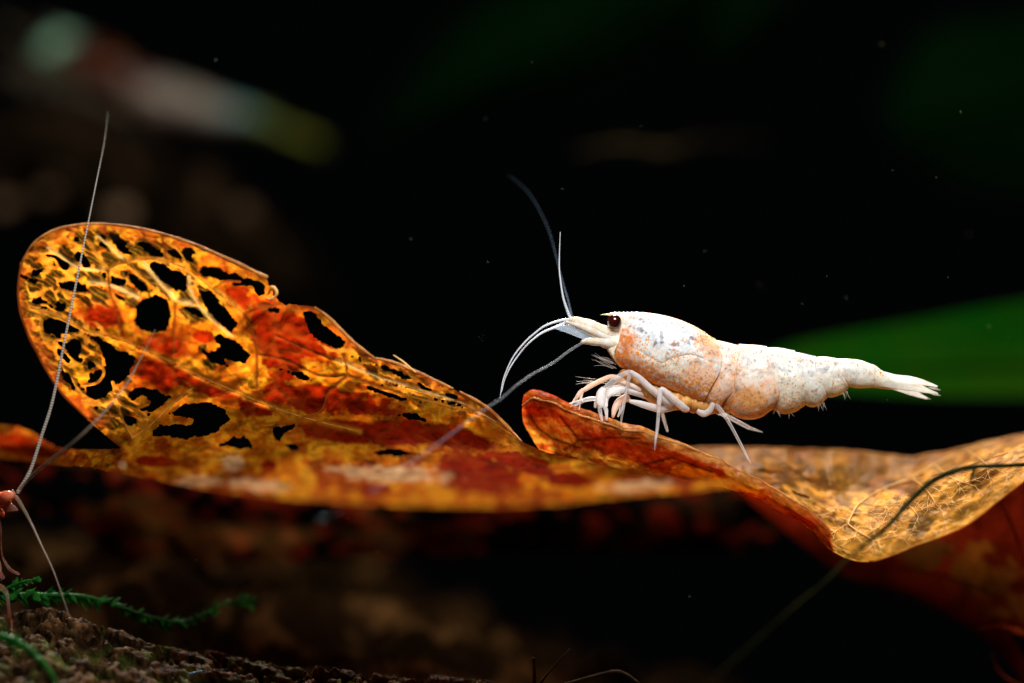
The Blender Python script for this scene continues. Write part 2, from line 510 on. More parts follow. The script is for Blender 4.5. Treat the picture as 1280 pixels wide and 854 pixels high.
# ------------------------------------------------------------------ the surface: driftwood below
def wood_height(x, dy):
    """photo row at which the wood at column x and depth dy shows"""
    ridge = interp(x, [(-120, 772), (0, 768), (60, 764), (130, 782), (180, 798), (250, 813), (330, 824), (400, 836), (500, 842), (600, 850), (700, 862), (820, 872), (1000, 895), (1400, 930)])
    back = interp(x, [(-120, 700), (0, 702), (200, 706), (400, 728), (520, 775), (650, 815), (760, 830), (860, 850), (1000, 890), (1400, 930)])
    far = interp(x, [(-120, 660), (0, 668), (300, 676), (480, 716), (640, 800), (800, 850), (1000, 900), (1400, 940)])
    r = np.where(dy < 0, ridge + 11 * np.abs(dy) ** 1.05,
        np.where(dy < 7, ridge + sstep(0, 7, dy) * 16,
        np.where(dy < 28, (ridge + 16) * (1 - sstep(7, 28, dy)) + back * sstep(7, 28, dy), back * (1 - sstep(28, 60, dy)) + far * sstep(28, 60, dy))))
    return r

def build_wood():
    xs = np.arange(-110, 1400, 2.6)
    ds = np.concatenate([np.arange(-9, 5, 0.11), np.arange(5, 30, 0.4), np.arange(30, 62, 1.2)])
    X, DY = np.meshgrid(xs, ds, indexing='ij')
    py = wood_height(X, DY)
    V = P(np.stack([X, py, DY], -1).reshape(-1, 3))
    x, y, z = V.T
    big = fbm(x * 0.35, y * 0.35, z * 0.35, 3, 5) - 0.5
    n1 = fbm(x * 1.1, y * 1.1, z * 1.1, 3, 9)
    n2 = fbm(x * 2.6 + n1 * 2, y * 2.6, z * 2.6 + n1 * 2, 3, 17)
    rid = 1 - np.abs(n2 - 0.5) * 4
    n3 = fbm(x * 3.4 + 9, y * 3.4, z * 3.4, 2, 27)
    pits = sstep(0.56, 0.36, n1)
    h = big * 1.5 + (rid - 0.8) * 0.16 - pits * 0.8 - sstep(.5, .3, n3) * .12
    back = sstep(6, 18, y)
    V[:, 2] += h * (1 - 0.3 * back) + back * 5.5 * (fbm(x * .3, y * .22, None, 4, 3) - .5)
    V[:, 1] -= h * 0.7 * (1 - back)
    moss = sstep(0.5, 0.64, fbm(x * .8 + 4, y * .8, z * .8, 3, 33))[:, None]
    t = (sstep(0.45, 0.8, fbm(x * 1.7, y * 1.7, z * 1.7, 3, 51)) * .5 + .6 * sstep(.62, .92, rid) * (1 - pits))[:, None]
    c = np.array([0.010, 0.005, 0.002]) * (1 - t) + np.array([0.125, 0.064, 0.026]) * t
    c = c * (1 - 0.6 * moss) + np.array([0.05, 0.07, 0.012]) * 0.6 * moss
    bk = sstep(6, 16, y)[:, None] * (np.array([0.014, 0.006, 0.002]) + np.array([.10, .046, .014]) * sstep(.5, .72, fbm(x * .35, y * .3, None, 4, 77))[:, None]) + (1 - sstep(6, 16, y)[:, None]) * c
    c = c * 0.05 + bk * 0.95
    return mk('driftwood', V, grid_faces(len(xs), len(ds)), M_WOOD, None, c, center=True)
tag(build_wood(), 'pitted brown driftwood specked with moss under the leaves', 'driftwood')

def build_log():
    t = thing('driftwood_branch', 'dim blurred brown driftwood branch behind the skeletonised leaf', 'driftwood', P([(110, 250, 75)])[0])
    n, s = 60, 40
    ax = cr(P([(-150, 190, 78), (0, 205, 76), (130, 225, 74), (300, 290, 76), (420, 380, 82)]), n)
    rr = smooth_interp(np.linspace(0, 1, n), np.array([62, 66, 68, 54, 20]) * PX * 1.38)
    th = np.linspace(0, 2 * np.pi, s, endpoint=False)
    V = []
    for i in range(n):
        k = 1 + 0.35 * (fbm(np.cos(th) * 1.6 + i * .16, np.sin(th) * 1.6 + 5, None, 3, 2) - .5) * 2
        V.append(ax[i] + np.stack([0 * th, np.cos(th) * rr[i] * k, np.sin(th) * rr[i] * k], 1))
    V = np.concatenate(V)
    q = sstep(0.5, 0.72, fbm(V[:, 0] * .5, V[:, 1] * .5, V[:, 2] * .5, 3, 71))[:, None]
    c = np.array([0.008, 0.005, 0.002]) * (1 - q) + np.array([0.075, 0.042, 0.02]) * q
    mk('trunk', V, grid_faces(n, s, True), M_WOOD, t, c)
    for px, py, r, k in ((148, 268, 20, 1), (5, 255, 16, .8), (305, 262, 16, .4), (60, 240, 14, .5)):
        v, f = ellipsoid_geo(P([(px, py, 68)])[0], np.array([r, r * .7, r * .7]) * PX * 1.3)
        v += (fbm(v[:, 0] * .8, v[:, 2] * .8, v[:, 1] * .8, 2, 8)[:, None] - .5) * .8
        mk('knot', v, f, M_WOOD, t, np.tile(np.array([[0.33, 0.20, 0.11]]) * k, (len(v), 1)))
build_log()

# ------------------------------------------------------------------ plants behind
def blade_rows(name, rows, mat, parent, nx=60, ny=18, col=None):
    R = np.stack([cr(r, nx) for r in rows])                      # rows, nx, 3
    Q = np.stack([cr(R[:, j], ny) for j in range(nx)], 0)        # nx, ny, 3
    V = P(Q.reshape(-1, 3))
    return mk(name, V, grid_faces(nx, ny), mat, parent, col)

t = thing('plant_leaf', 'broad bright green plant leaf blurred behind the white shrimp tail', 'leaf', P([(1290, 440, 34)])[0])
blade_rows('blade', [[(925, 452, 30), (1000, 428, 33), (1150, 400, 34), (1230, 385, 34), (1330, 368, 35)],
                     [(920, 458, 31), (1000, 442, 33), (1150, 428, 34), (1230, 421, 34), (1330, 411, 35)],
                     [(920, 462, 31), (1000, 462, 33), (1150, 458, 33.6), (1230, 455, 34), (1330, 450, 34)],
                     [(930, 468, 31), (1010, 484, 32), (1150, 494, 32.6), (1230, 496, 33), (1330, 496, 33)]], M_GREEN, t)
tube('midrib', [(930, 462, 31), (1010, 463, 32.6), (1150, 458, 33.2), (1230, 455, 33.6), (1330, 450, 33.6)], [1, 3, 4, 4, 4], M_GREEN, t)
BG = 'dark plant leaves far behind'
for rows, lab in (
    ([[(470, 160, 85), (560, 40, 85), (700, -60, 85), (900, -120, 85)], [(480, 170, 82), (600, 100, 80), (740, 30, 80), (900, -40, 82)], [(490, 175, 85), (640, 135, 85), (780, 80, 85), (900, 0, 85)]],
     'very dark green leaf far behind, above the curved antenna'),
    ([[(800, -80, 95), (880, -60, 95), (990, -90, 95)], [(820, 20, 92), (880, 50, 90), (980, 0, 92)], [(840, 40, 95), (900, 100, 95), (970, 30, 95)]],
     'small very dark green leaf tip hanging far behind at the top'),
    ([[(1100, 130, 80), (1160, 40, 80), (1260, 20, 80), (1340, 0, 80)], [(1120, 170, 78), (1180, 140, 76), (1260, 130, 76), (1340, 120, 78)], [(1140, 200, 80), (1200, 230, 80), (1270, 240, 80), (1340, 240, 80)]],
     'very dark green leaf far behind, above the bright green leaf')):
    t = thing('plant_leaf', lab, 'leaf', P([rows[1][0]])[0], BG)
    blade_rows('blade', rows, M_GREEN_D, t)
    tube('midrib', [(a, b, c - .8) for a, b, c in rows[1]], [1] + [4] * (len(rows[1]) - 1), M_GREEN_D, t)
tag(tube('twig', [(720, 190, 45), (780, 180, 46), (830, 188, 47), (880, 176, 50), (960, 178, 55)], [3, 5, 7, 3, 2], M_TWIG, wob=.2),
    'faint brown twig floating far behind the white shrimp', 'twig')

# ------------------------------------------------------------------ the skeletonised leaf
Z3 = 3.5556
def r3(pts, oy=260): return [(x / Z3, y / Z3 + oy) for x, y in pts]
def r5(pts): return [(x / 2.847 + 320, y / 2.847 + 360) for x, y in pts]

LEAF1 = [(652, 552), (620, 520), (600, 504), (565, 486), (530, 469), (492, 453), (468, 447), (440, 425), (412, 397), (392, 383), (366, 381), (350, 378), (341, 366),
         (336, 352), (331, 345), (300, 330), (260, 312), (230, 300), (190, 288), (150, 281), (110, 279), (70, 287), (42, 304), (27, 328), (22, 352), (22, 376), (29, 404), (45, 440), (75, 490), (110, 525), (140, 551), (152, 561),
         (100, 562), (75, 560), (58, 553), (40, 540), (20, 533), (-10, 530), (-60, 530), (-60, 572), (0, 574), (60, 580), (150, 592), (250, 611), (330, 621), (400, 627), (500, 632), (620, 634), (700, 631), (760, 622), (850, 616), (930, 606), (975, 596),
         (930, 603), (860, 599), (800, 591), (740, 579), (680, 565)]
HOLES = [r3([(605, 440), (640, 400), (700, 388), (755, 410), (762, 480), (740, 540), (680, 560), (620, 540), (600, 500)]),
         r3([(880, 370), (940, 365), (1000, 440), (1060, 520), (1020, 560), (960, 500), (905, 430)]),
         r3([(890, 620), (940, 690), (1030, 715), (1000, 675), (1090, 690), (1110, 660), (1070, 600), (980, 560), (940, 570), (975, 610), (930, 645)]),
         r3([(420, 580), (480, 590), (520, 630), (610, 660), (560, 760), (470, 840), (430, 858), (380, 840), (400, 740), (470, 700), (455, 640)]),
         r3([(660, 440), (710, 395), (850, 395), (860, 370), (740, 350), (830, 300), (920, 290), (990, 320), (1030, 370), (960, 430), (830, 460)], 420),
         r3([(975, 490), (1030, 450), (1080, 448), (1150, 500), (1060, 502)], 420),
         r3([(560, 260), (620, 225), (700, 240), (760, 270), (690, 340), (620, 330), (680, 290), (630, 262), (590, 290)], 420),
         r3([(530, 365), (580, 352), (610, 375), (575, 395)], 420),
         r3([(655, 250), (700, 262), (770, 280), (830, 300), (825, 370), (775, 350), (735, 335), (690, 300)]),
         r3([(500, 150), (560, 175), (590, 210), (545, 205)]), r3([(440, 140), (478, 150), (470, 178), (440, 165)]),
         r3([(590, 140), (670, 160), (720, 210), (650, 195)]), r3([(760, 190), (850, 215), (860, 245), (790, 225)]),
         r3([(800, 430), (880, 450), (910, 490), (850, 480)]),
         r3([(890, 270), (950, 262), (1060, 300), (1180, 335), (1175, 380), (1145, 395), (1120, 350), (1040, 345), (960, 315)]),
         r3([(330, 350), (385, 335), (390, 372), (345, 375)]), r3([(250, 430), (290, 425), (285, 452)]),
         r3([(160, 500), (230, 490), (300, 520), (355, 540), (290, 562), (205, 560)]),
         r3([(300, 600), (340, 590), (360, 630), (330, 650), (305, 640)]),
         r3([(380, 680), (430, 670), (436, 700), (395, 715)]),
         r3([(255, 690), (300, 735), (360, 790), (330, 795), (280, 760)]),
         r3([(120, 310), (165, 320), (175, 345), (140, 335)]),
         r5([(165, 80), (200, 84), (250, 140), (325, 195), (290, 220), (240, 200), (190, 160)]),
         r5([(345, 320), (420, 345), (500, 380), (600, 408), (520, 402), (430, 378)]),
         r5([(405, 268), (470, 280), (560, 318), (545, 332), (480, 302)]),
         r5([(85, 290), (170, 300), (205, 335), (150, 320)]), r5([(500, 452), (560, 445), (612, 475), (540, 467)]),
         r5([(60, 500), (140, 485), (130, 505), (100, 520), (85, 545), (65, 530)]),
         r5([(375, 587), (480, 570), (605, 590), (500, 602)]), r5([(490, 330), (530, 335), (545, 360), (505, 352)]),
         r5([(660, 370), (700, 375), (760, 440), (860, 490), (840, 490), (740, 432), (700, 410)]),
         r5([(105, 555), (150, 560), (155, 578), (120, 575)]), r5([(620, 385), (680, 400), (690, 415), (640, 400)]),
         r5([(330, 235), (370, 245), (375, 258), (345, 252)]), r5([(35, 70), (80, 72), (85, 88), (50, 84)]),
         [(75, 592), (85, 583), (120, 584), (136, 590), (100, 594)]]
VEINS1 = [  # points, radius, material
    ([(38, 384), (56, 390), (84, 401), (110, 414), (141, 421), (169, 432), (197, 445), (225, 457), (253, 472), (281, 484), (330, 505), (380, 522), (450, 540)], 2.3, 'o'),
    ([(132, 337), (157, 327), (180, 323), (208, 326), (233, 336), (253, 350), (266, 361), (284, 374), (304, 392)], 2.3, 'o'),
    ([(122, 295), (146, 316), (156, 327)], 1.3, 'l'), ([(110, 300), (124, 322), (133, 337)], 1.8, 'o'),
    ([(135, 338), (138, 366), (146, 389), (152, 420)], 2.0, 'd'),
    ([(180, 328), (194, 347), (208, 361), (222, 375), (242, 380)], 1.6, 'l'),
    ([(304, 392), (315, 412), (321, 443), (321, 485)], 1.7, 'd'), ([(304, 392), (330, 384), (352, 380)], 1.5, 'd'),
    ([(219, 381), (218, 417), (217, 443)], 1.5, 'd'), ([(203, 298), (206, 312), (207, 325)], 1.5, 'd'),
    ([(429, 444), (433, 469), (411, 490), (402, 512), (380, 522)], 1.5, 'd'),
    ([(28, 397), (50, 398), (52, 418), (60, 424), (80, 424), (106, 413)], 1.5, 'o'),
    ([(112, 352), (140, 357), (172, 372)], 1.6, 'l'), ([(60, 310), (82, 325), (104, 336), (132, 337)], 1.3, 'l'),
    ([(104, 501), (120, 506), (140, 500), (152, 486)], 1.5, 'o'), ([(240, 486), (212, 508), (190, 530), (165, 548)], 2.0, 'o'),
    ([(141, 478), (148, 500), (152, 522), (166, 548)], 1.6, 'o'), ([(150, 505), (175, 515), (190, 528)], 1.5, 'o'),
    ([(118, 452), (130, 464), (122, 478), (104, 482)], 1.4, 'o'), ([(62, 452), (84, 462), (96, 484), (112, 500)], 1.3, 'o'),
    ([(432, 469), (480, 487), (540, 503), (600, 520), (646, 548)], 1.4, 'o'),
    ([(420, 450), (470, 470), (520, 486), (580, 505), (620, 528)], 1.3, 'l'),
    ([(321, 443), (360, 452), (400, 470), (432, 469)], 1.2, 'd'), ([(345, 420), (390, 440), (425, 452)], 1.0, 'd'),
    ([(160, 330), (176, 345), (186, 354)], 1.3, 'o'), ([(205, 300), (222, 312), (234, 330)], 1.0, 'o'),
    ([(236, 346), (240, 368), (258, 392), (290, 420)], 1.4, 'l'), ([(266, 361), (282, 352), (300, 352)], 1.2, 'd')]
SLITS = [  # centre, length, width (zoomed pixels), slant, eaten through (1) or a thin film (0)
    (300, 215, 130, 46, 50, 0), (355, 132, 70, 38, 60, 0), (460, 152, 78, 34, 60, 1), (490, 222, 100, 44, 40, 0), (525, 145, 120, 34, 45, 1), (592, 192, 120, 34, 50, 0), (645, 168, 100, 54, 30, 0), (692, 205, 80, 44, 40, 1),
    (800, 205, 130, 44, 15, 1), (430, 312, 100, 40, 20, 0), (440, 382, 120, 40, 25, 0), (332, 352, 96, 44, 15, 1), (152, 318, 90, 48, 30, 0), (160, 258, 80, 30, 20, 0), (140, 446, 120, 46, 15, 0), (225, 500, 160, 66, 15, 0), (300, 520, 130, 60, 20, 1),
    (270, 440, 56, 38, 10, 1), (560, 362, 140, 34, 20, 0), (592, 424, 100, 32, 30, 0), (612, 335, 130, 40, 40, 1), (668, 305, 130, 44, 40, 0), (735, 295, 150, 60, 42, 1), (785, 335, 100, 50, 35, 1), (828, 395, 90, 40, 60, 0), (862, 468, 120, 52, 15, 0),
    (935, 282, 100, 44, 5, 1), (412, 690, 90, 52, -20, 0), (330, 622, 64, 84, 0, 1), (248, 702, 70, 44, 40, 0), (312, 772, 110, 44, 40, 0), (356, 806, 90, 30, 30, 1), (425, 565, 90, 36, 40, 0), (240, 578, 130, 24, 8, 0), (205, 645, 100, 26, 30, 0),
    (222, 695, 66, 26, 40, 0), (175, 562, 110, 22, 5, 0), (560, 760, 60, 26, 30, 0), (540, 900, 80, 40, 20, 0), (440, 915, 120, 54, 42, 0), (500, 960, 60, 40, 40, 0), (575, 945, 70, 36, 10, 1), (400, 130, 70, 34, 55, 0), (735, 170, 60, 26, 30, 0),
    (95, 340, 60, 30, 70, 0), (210, 330, 60, 30, 25, 0), (395, 230, 50, 34, 40, 0), (255, 290, 70, 26, 25, 0), (1190, 440, 90, 34, 10, 0), (1215, 455, 46, 22, 10, 1), (960, 490, 60, 24, 40, 0), (900, 620, 60, 26, 20, 0), (930, 690, 70, 30, 25, 0)]
CELL_ZONES = [(105, 330, 95, 58, 5), (70, 440, 45, 70, 50), (185, 330, 55, 40, 15), (150, 510, 45, 28, 20), (245, 375, 40, 30, 20), (215, 345, 40, 40, 20), (500, 475, 110, 22, 24), (60, 380, 40, 60, 0)]
leaf1_depth = tps([(110, 280, 1.6), (200, 290, 1.6), (330, 345, 1.6), (25, 350, 1.2), (25, 400, 1.5), (130, 400, 2.4), (200, 390, 2.6), (300, 400, 1.6), (400, 395, 1.4), (75, 490, 1.2), (200, 480, 1.2), (320, 480, .4),
                   (450, 440, 1.1), (550, 480, .6), (600, 505, .5), (650, 550, .2), (150, 552, -.5), (300, 540, -2), (450, 530, -1.6), (560, 540, -1.6), (150, 592, -4), (300, 615, -14), (450, 630, -17), (620, 633, -18),
                   (760, 622, -17), (930, 603, -14), (300, 580, -6.5), (450, 582, -6.5), (600, 580, -5.5), (680, 568, -2.4), (740, 582, -6), (800, 594, -9), (0, 531, 8), (0, 578, 6), (60, 556, 5.5), (700, 600, -8.5), (-60, 550, 9)])

def depth1(x, y):
    w = (fbm(np.asarray(x) * .02, np.asarray(y) * .02, None, 3, 41) - .5) * 1.5 + (fbm(np.asarray(x) * .07, np.asarray(y) * .07, None, 2, 47) - .5) * 0.45
    return leaf1_depth(x, y) + w

def build_leaf1():
    root = thing('dead_leaf', 'large orange skeletonised dead leaf full of holes, curled up at one end', 'leaf', P([(400, 630, -8)])[0])
    st = 1.5
    xs = np.arange(-62, 982, st); ys = np.arange(274, 640, st)
    X, Y = np.meshgrid(xs, ys, indexing='ij')
    rag = (fbm(X * .16, Y * .16, None, 3, 3) - .5) * 9
    rag2 = (fbm(X * .42, Y * .42, None, 2, 5) - .5) * 4.5
    f_out = poly_sdf(X, Y, LEAF1) + (fbm(X * .2, Y * .2, None, 2, 8) - .5) * 2
    torn = np.exp(-(seg_dist(X, Y, [(335, 350), (352, 378), (400, 388)]) / 14) ** 2)
    f = f_out + torn * rag * .9
    for h in HOLES:
        a = np.array(h); lo = a.min(0) - 25; hi = a.max(0) + 25
        m = (X > lo[0]) & (X < hi[0]) & (Y > lo[1]) & (Y < hi[1])
        d = -poly_sdf(X[m], Y[m], h) + rag[m] * .6 + rag2[m]
        f[m] = np.minimum(f[m], d)
    # eaten cells between the fine veins
    ca, sa = math.cos(math.radians(34)), math.sin(math.radians(34))
    pu = []
    for iu in range(-10, 40):
        for iv in range(-30, 60):
            u = iu * 34 + (iv % 2) * 17 + RNG.uniform(-15, 15); w_ = iv * 10.5 + RNG.uniform(-4.6, 4.6)
            xx, yy = u * ca - w_ * sa, u * sa + w_ * ca
            if max(blob(np.float64(xx), np.float64(yy), *z) for z in CELL_ZONES) > -.4: pu.append((u * .40, w_))
    pts = np.array(pu); pu = pts
    zone = np.max([blob(X, Y, *z) for z in CELL_ZONES], axis=0) + (fbm(X * .03, Y * .03, None, 3, 61) - .5) * .9
    warpx = X + (fbm(X * .05, Y * .05, None, 2, 13) - .5) * 16; warpy = Y + (fbm(X * .05, Y * .05, None, 2, 14) - .5) * 16
    U = (warpx * ca + warpy * sa) * .40; Vv = -warpx * sa + warpy * ca
    m = zone > -.15
    f1, f2, idx = worley(U[m], Vv[m], pu)
    rnd = RNG.random(len(pts))[idx] * .6 + .4 * np.clip((fbm(X[m] * .03, Y[m] * .03, None, 2, 88) - .5) * 2.2 + .5, 0, 1)
    edge = (f2 - f1) * .5
    cut = np.full(X.shape, 9.0); cut[m] = np.where((rnd < .27) & (zone[m] > .12), 1.4 - edge + rag[m] * .30 + rag2[m] * .3, 9)
    thin = np.zeros(X.shape); thin[m] = np.where((rnd > .35) & (rnd < .62), sstep(.8, 1.8, edge + rag2[m] * .45), 0) * sstep(.0, .2, zone[m])
    fine = np.zeros(X.shape); fine[m] = sstep(2.0, .6, edge)
    f = np.minimum(f, cut)
    teeth = (fbm(X * .30, Y * .30, None, 3, 77) - .5) * 9
    for cx, cy, L, w_, dg, through in SLITS:
        cx, cy, L, w_ = cx / Z3, cy / Z3 + 260, L / Z3 / 2, w_ / Z3 / 2 * (1.0 if through else 1.4)
        mm = (np.abs(X - cx) < L + 8) & (np.abs(Y - cy) < L + 8)
        d = blob(X[mm], Y[mm], cx, cy, L, w_, dg) * w_ + teeth[mm] * (.75 if through else .42) + rag[mm] * .3
        if through: f[mm] = np.minimum(f[mm], -d)
        thin[mm] = np.maximum(thin[mm], sstep(-.4, 1.0, d + (0 if not through else 1.2)))
    strand = sstep(.80, .97, np.abs(np.sin((-X * .56 + Y * .83) * .52 + fbm(X * .05, Y * .05, None, 2, 3) * 7)))
    thin = thin * (1 - .22 * strand)
    # main veins bridge what has been eaten
    vd = np.full(X.shape, 1e9); vcol = np.zeros(X.shape)
    for p, r, k in VEINS1:
        d = seg_dist(X, Y, cr(p, len(p) * 4)) / r
        n = d < vd; vd = np.where(n, d, vd); vcol = np.where(n, {'o': 0, 'l': 1, 'd': 2}[k], vcol)
    f = np.where(f_out > 0, np.maximum(f, 1.25 - vd), f)
    f = np.minimum(f, f_out)
    Zd = depth1(X, Y) - 0.12 * np.exp(-(vd / 1.6) ** 2) - 0.05 * fine + .08 * thin
    V = P(np.stack([X, Y, Zd], -1).reshape(-1, 3))
    # pigment
    n1 = fbm(X * .035, Y * .05, None, 4, 21); n2 = fbm(X * .11, Y * .13, None, 3, 23)
    red = np.max([blob(X, Y, *b) for b in [(131, 395, 28, 19, 10), (205, 432, 36, 14, 8), (207, 468, 42, 20, 15), (265, 486, 46, 11, 12), (297, 374, 20, 17, 20), (345, 425, 30, 62, -20), (372, 420, 62, 27, 28), (405, 500, 92, 19, 8),
                                             (450, 540, 90, 17, 4), (600, 592, 64, 27, 8), (322, 508, 28, 13, 0), (25, 556, 55, 14, 10), (336, 582, 10, 9, 0), (195, 577, 27, 7, 4), (560, 545, 75, 14, 12), (655, 580, 50, 14, 16), (712, 600, 35, 10, 5), (830, 601, 40, 6, 5), (470, 612, 22, 8, 0), (255, 420, 14, 8, 20)]], axis=0)
    red = sstep(-.08, .22, red + (n2 - .5) * .75 + (n1 - .5) * .55)
    red = np.maximum(red, sstep(.54, .66, n1) * .75)
    pale = np.max([blob(X, Y, *b) for b in [(490, 592, 85, 11, 3), (250, 602, 45, 8, 0), (290, 580, 16, 12, 0), (320, 606, 40, 8, 6), (152, 580, 8, 7, 0), (800, 607, 50, 8, -4), (660, 545, 12, 12, 0)]], axis=0)
    pale = sstep(-.1, .45, pale + (n2 - .5) * 1.0) * .9
    amber = np.array([0.82, 0.32, 0.012]); orange = np.array([0.60, 0.135, 0.004]); redc = np.array([0.27, 0.0125, 0.001])
    t1 = sstep(.38, .66, n2)[..., None]
    c = amber * t1 + orange * (1 - t1)
    c = c * (1 - red[..., None]) + redc * (.75 + .8 * (n2[..., None] - .3)) * red[..., None]
    c = c * (1 - pale[..., None]) + np.array([.80, .46, .22]) * pale[..., None]
    c = c * (1 - .97 * thin[..., None]) + np.array([0.016, 0.012, 0.002]) * .97 * thin[..., None]
    fl = (fine * sstep(.0, .25, zone) * .55 * (1 - thin))[..., None]; c = c * (1 - fl) + np.array([.72, .29, .025]) * fl
    vm = np.exp(-(vd / 1.5) ** 2)[..., None]
    vc = np.where(vcol[..., None] == 0, np.array([.72, .27, .02]), np.where(vcol[..., None] == 1, np.array([.85, .5, .14]), np.array([.20, .03, .004])))
    c = c * (1 - .8 * vm) + vc * .8 * vm
    rim = sstep(17, 1.5, f_out + (n2[...] - .5) * 22)[..., None] * .72 * sstep(620, 560, Y)[..., None]
    c = c * (1 - rim) + np.array([.26, .042, .005]) * rim
    nu, nv = X.shape
    W, F, used = clip_grid(V, nu, nv, f)
    lnet = np.clip(.15 + (fbm(X * .025, Y * .025, None, 3, 15) - .38) * 2.4, 0, .5) * (1 - sstep(.0, .3, zone))
    mk('blade', W, F, M_LEAF, root, c.reshape(-1, 3)[used], extra={'net': lnet.ravel()[used]})
    mats = {'o': M_VEIN_O, 'l': M_VEIN_L, 'd': M_VEIN_D}
    for p, r, k in VEINS1:
        q = cr(p, len(p) * 3)
        q = np.column_stack([q, depth1(q[:, 0], q[:, 1]) - .12])
        rr = np.linspace(r, r * .55, len(q)) * .42
        tube('vein', q, rr, mats[k], root, sides=7, n=len(q) * 2, wob=.12)
    def edge(pts, r, mat):
        q = cr(pts, len(pts) * 4); q = np.column_stack([q, depth1(q[:, 0], q[:, 1]) - .1])
        rr = smooth_interp(np.linspace(0, 1, len(q)), r) * (1 + .35 * (fbm(q[:, 0] * .12, q[:, 1] * .12, None, 3, 5) - .5) * 2)
        tube('leaf_margin', q, rr, mat, root, sides=8, n=len(q) * 2, wob=.06)
    edge([(27, 328), (42, 304), (70, 287), (110, 280), (150, 282), (190, 289), (230, 301), (260, 313), (300, 331), (334, 347)], [.9, 1.5, 1.7, 1.5, 1.9, 2.2, 2.6, 2.4], M_RIM)
    edge([(110, 524), (75, 489), (45, 439), (29, 403), (23, 376), (23, 352), (27, 328)], [1.2, 1.8, 2, 1.8, 1.4], M_VEIN_D)
    edge([(393, 384), (412, 398), (440, 426), (468, 448)], [1.0, 1.8, 2.0, 1.6], M_RIM)
    edge([(468, 448), (492, 453), (530, 469), (566, 486)], [1.2, 1.9, 1.8, 1.6], M_RIM)
    edge([(575, 490), (600, 504), (620, 520), (652, 552)], [1.6, 2.4, 2.2, 1.4], M_RIM)
    tube('fibre', [(492, 444, .8), (505, 453, .5), (520, 466, .4)], [.5, 1.1, .8], M_VEIN_L, root)
    tube('fibre', [(334, 362, 1.8), (341, 359, 1.2), (346, 366, 1.0), (340, 374, 1.4), (331, 372, 1.6)], [1, 2, 2, 2, 1], M_VEIN_L, root, wob=.3)
build_leaf1()

# ------------------------------------------------------------------ the golden curled leaf
def net_surface(rows, nx, ny):
    R = np.stack([cr(r, nx) for r in rows]); Q = np.stack([cr(R[:, j], ny) for j in range(nx)], 0)
    return Q                                                      # nx, ny, (px, py, depth)

BOWL = [[(690, 520, 9), (760, 541, 9), (840, 560, 8.5), (900, 558, 8), (980, 560, 8), (1060, 563, 9), (1130, 570, 9), (1180, 566, 8), (1230, 553, 7), (1310, 534, 6)],
        [(690, 524, 6), (760, 544, 6), (850, 567, 6), (930, 572, 5.5), (1000, 580, 5.5), (1060, 588, 6.2), (1120, 592, 6.4), (1180, 580, 5.4), (1230, 565, 4), (1310, 545, 3)],
        [(690, 528, 3.4), (770, 550, 3.4), (870, 577, 3.2), (945, 590, 3), (1005, 608, 3), (1055, 613, 4.2), (1105, 606, 4.6), (1170, 590, 3.6), (1230, 571, 2), (1310, 548, 1)],
        [(690, 532, 1.5), (780, 556, 1.5), (880, 586, 1.4), (960, 612, 1.2), (1015, 632, 1), (1065, 634, 1.2), (1120, 622, 1.2), (1180, 602, .2), (1235, 586, -.8), (1310, 560, -1)],
        [(690, 536, .9), (785, 562, .9), (890, 596, .8), (970, 628, .4), (1030, 658, -.4), (1075, 668, -1.4), (1130, 652, -1.8), (1190, 630, -2.2), (1240, 606, -2.5), (1310, 574, -2.4)],
        [(700, 545, .6), (800, 570, .6), (900, 602, .4), (980, 636, 0), (1042, 690, -2), (1090, 702, -3.2), (1150, 681, -4), (1205, 659, -4.2), (1250, 625, -4.2), (1310, 578, -3.6)]]
ROLL = [[(660, 497, 2.6), (700, 508, 2.4), (760, 531, 2), (800, 542, 2), (850, 561, 1.5), (900, 584, 1), (960, 612, .5), (1010, 641, 0), (1042, 674, -1)],
        [(656, 493, 1.2), (674, 488, .6), (722, 508, .2), (770, 526, -.1), (812, 537, -.5), (856, 555, -.8), (905, 578, -1), (960, 607, -1.3), (1010, 637, -1.6), (1037, 662, -1.9)],
        [(653, 504, .4), (682, 500, -.9), (722, 516, -1.1), (770, 535, -1.5), (812, 548, -1.7), (856, 568, -2), (905, 591, -2.2), (960, 619, -2.3), (1010, 649, -2.4), (1040, 676, -2.4)],
        [(655, 530, .8), (690, 533, -.6), (735, 549, -.7), (790, 563, -1), (850, 580, -1.2), (908, 601, -1.3), (964, 628, -1.6), (1010, 656, -2), (1041, 684, -2.2)],
        [(674, 563, 1.2), (700, 571, .2), (750, 583, .2), (810, 595, 0), (870, 605, -.2), (920, 614, -.6), (970, 637, -1.1), (1012, 661, -1.6), (1042, 692, -2)]]

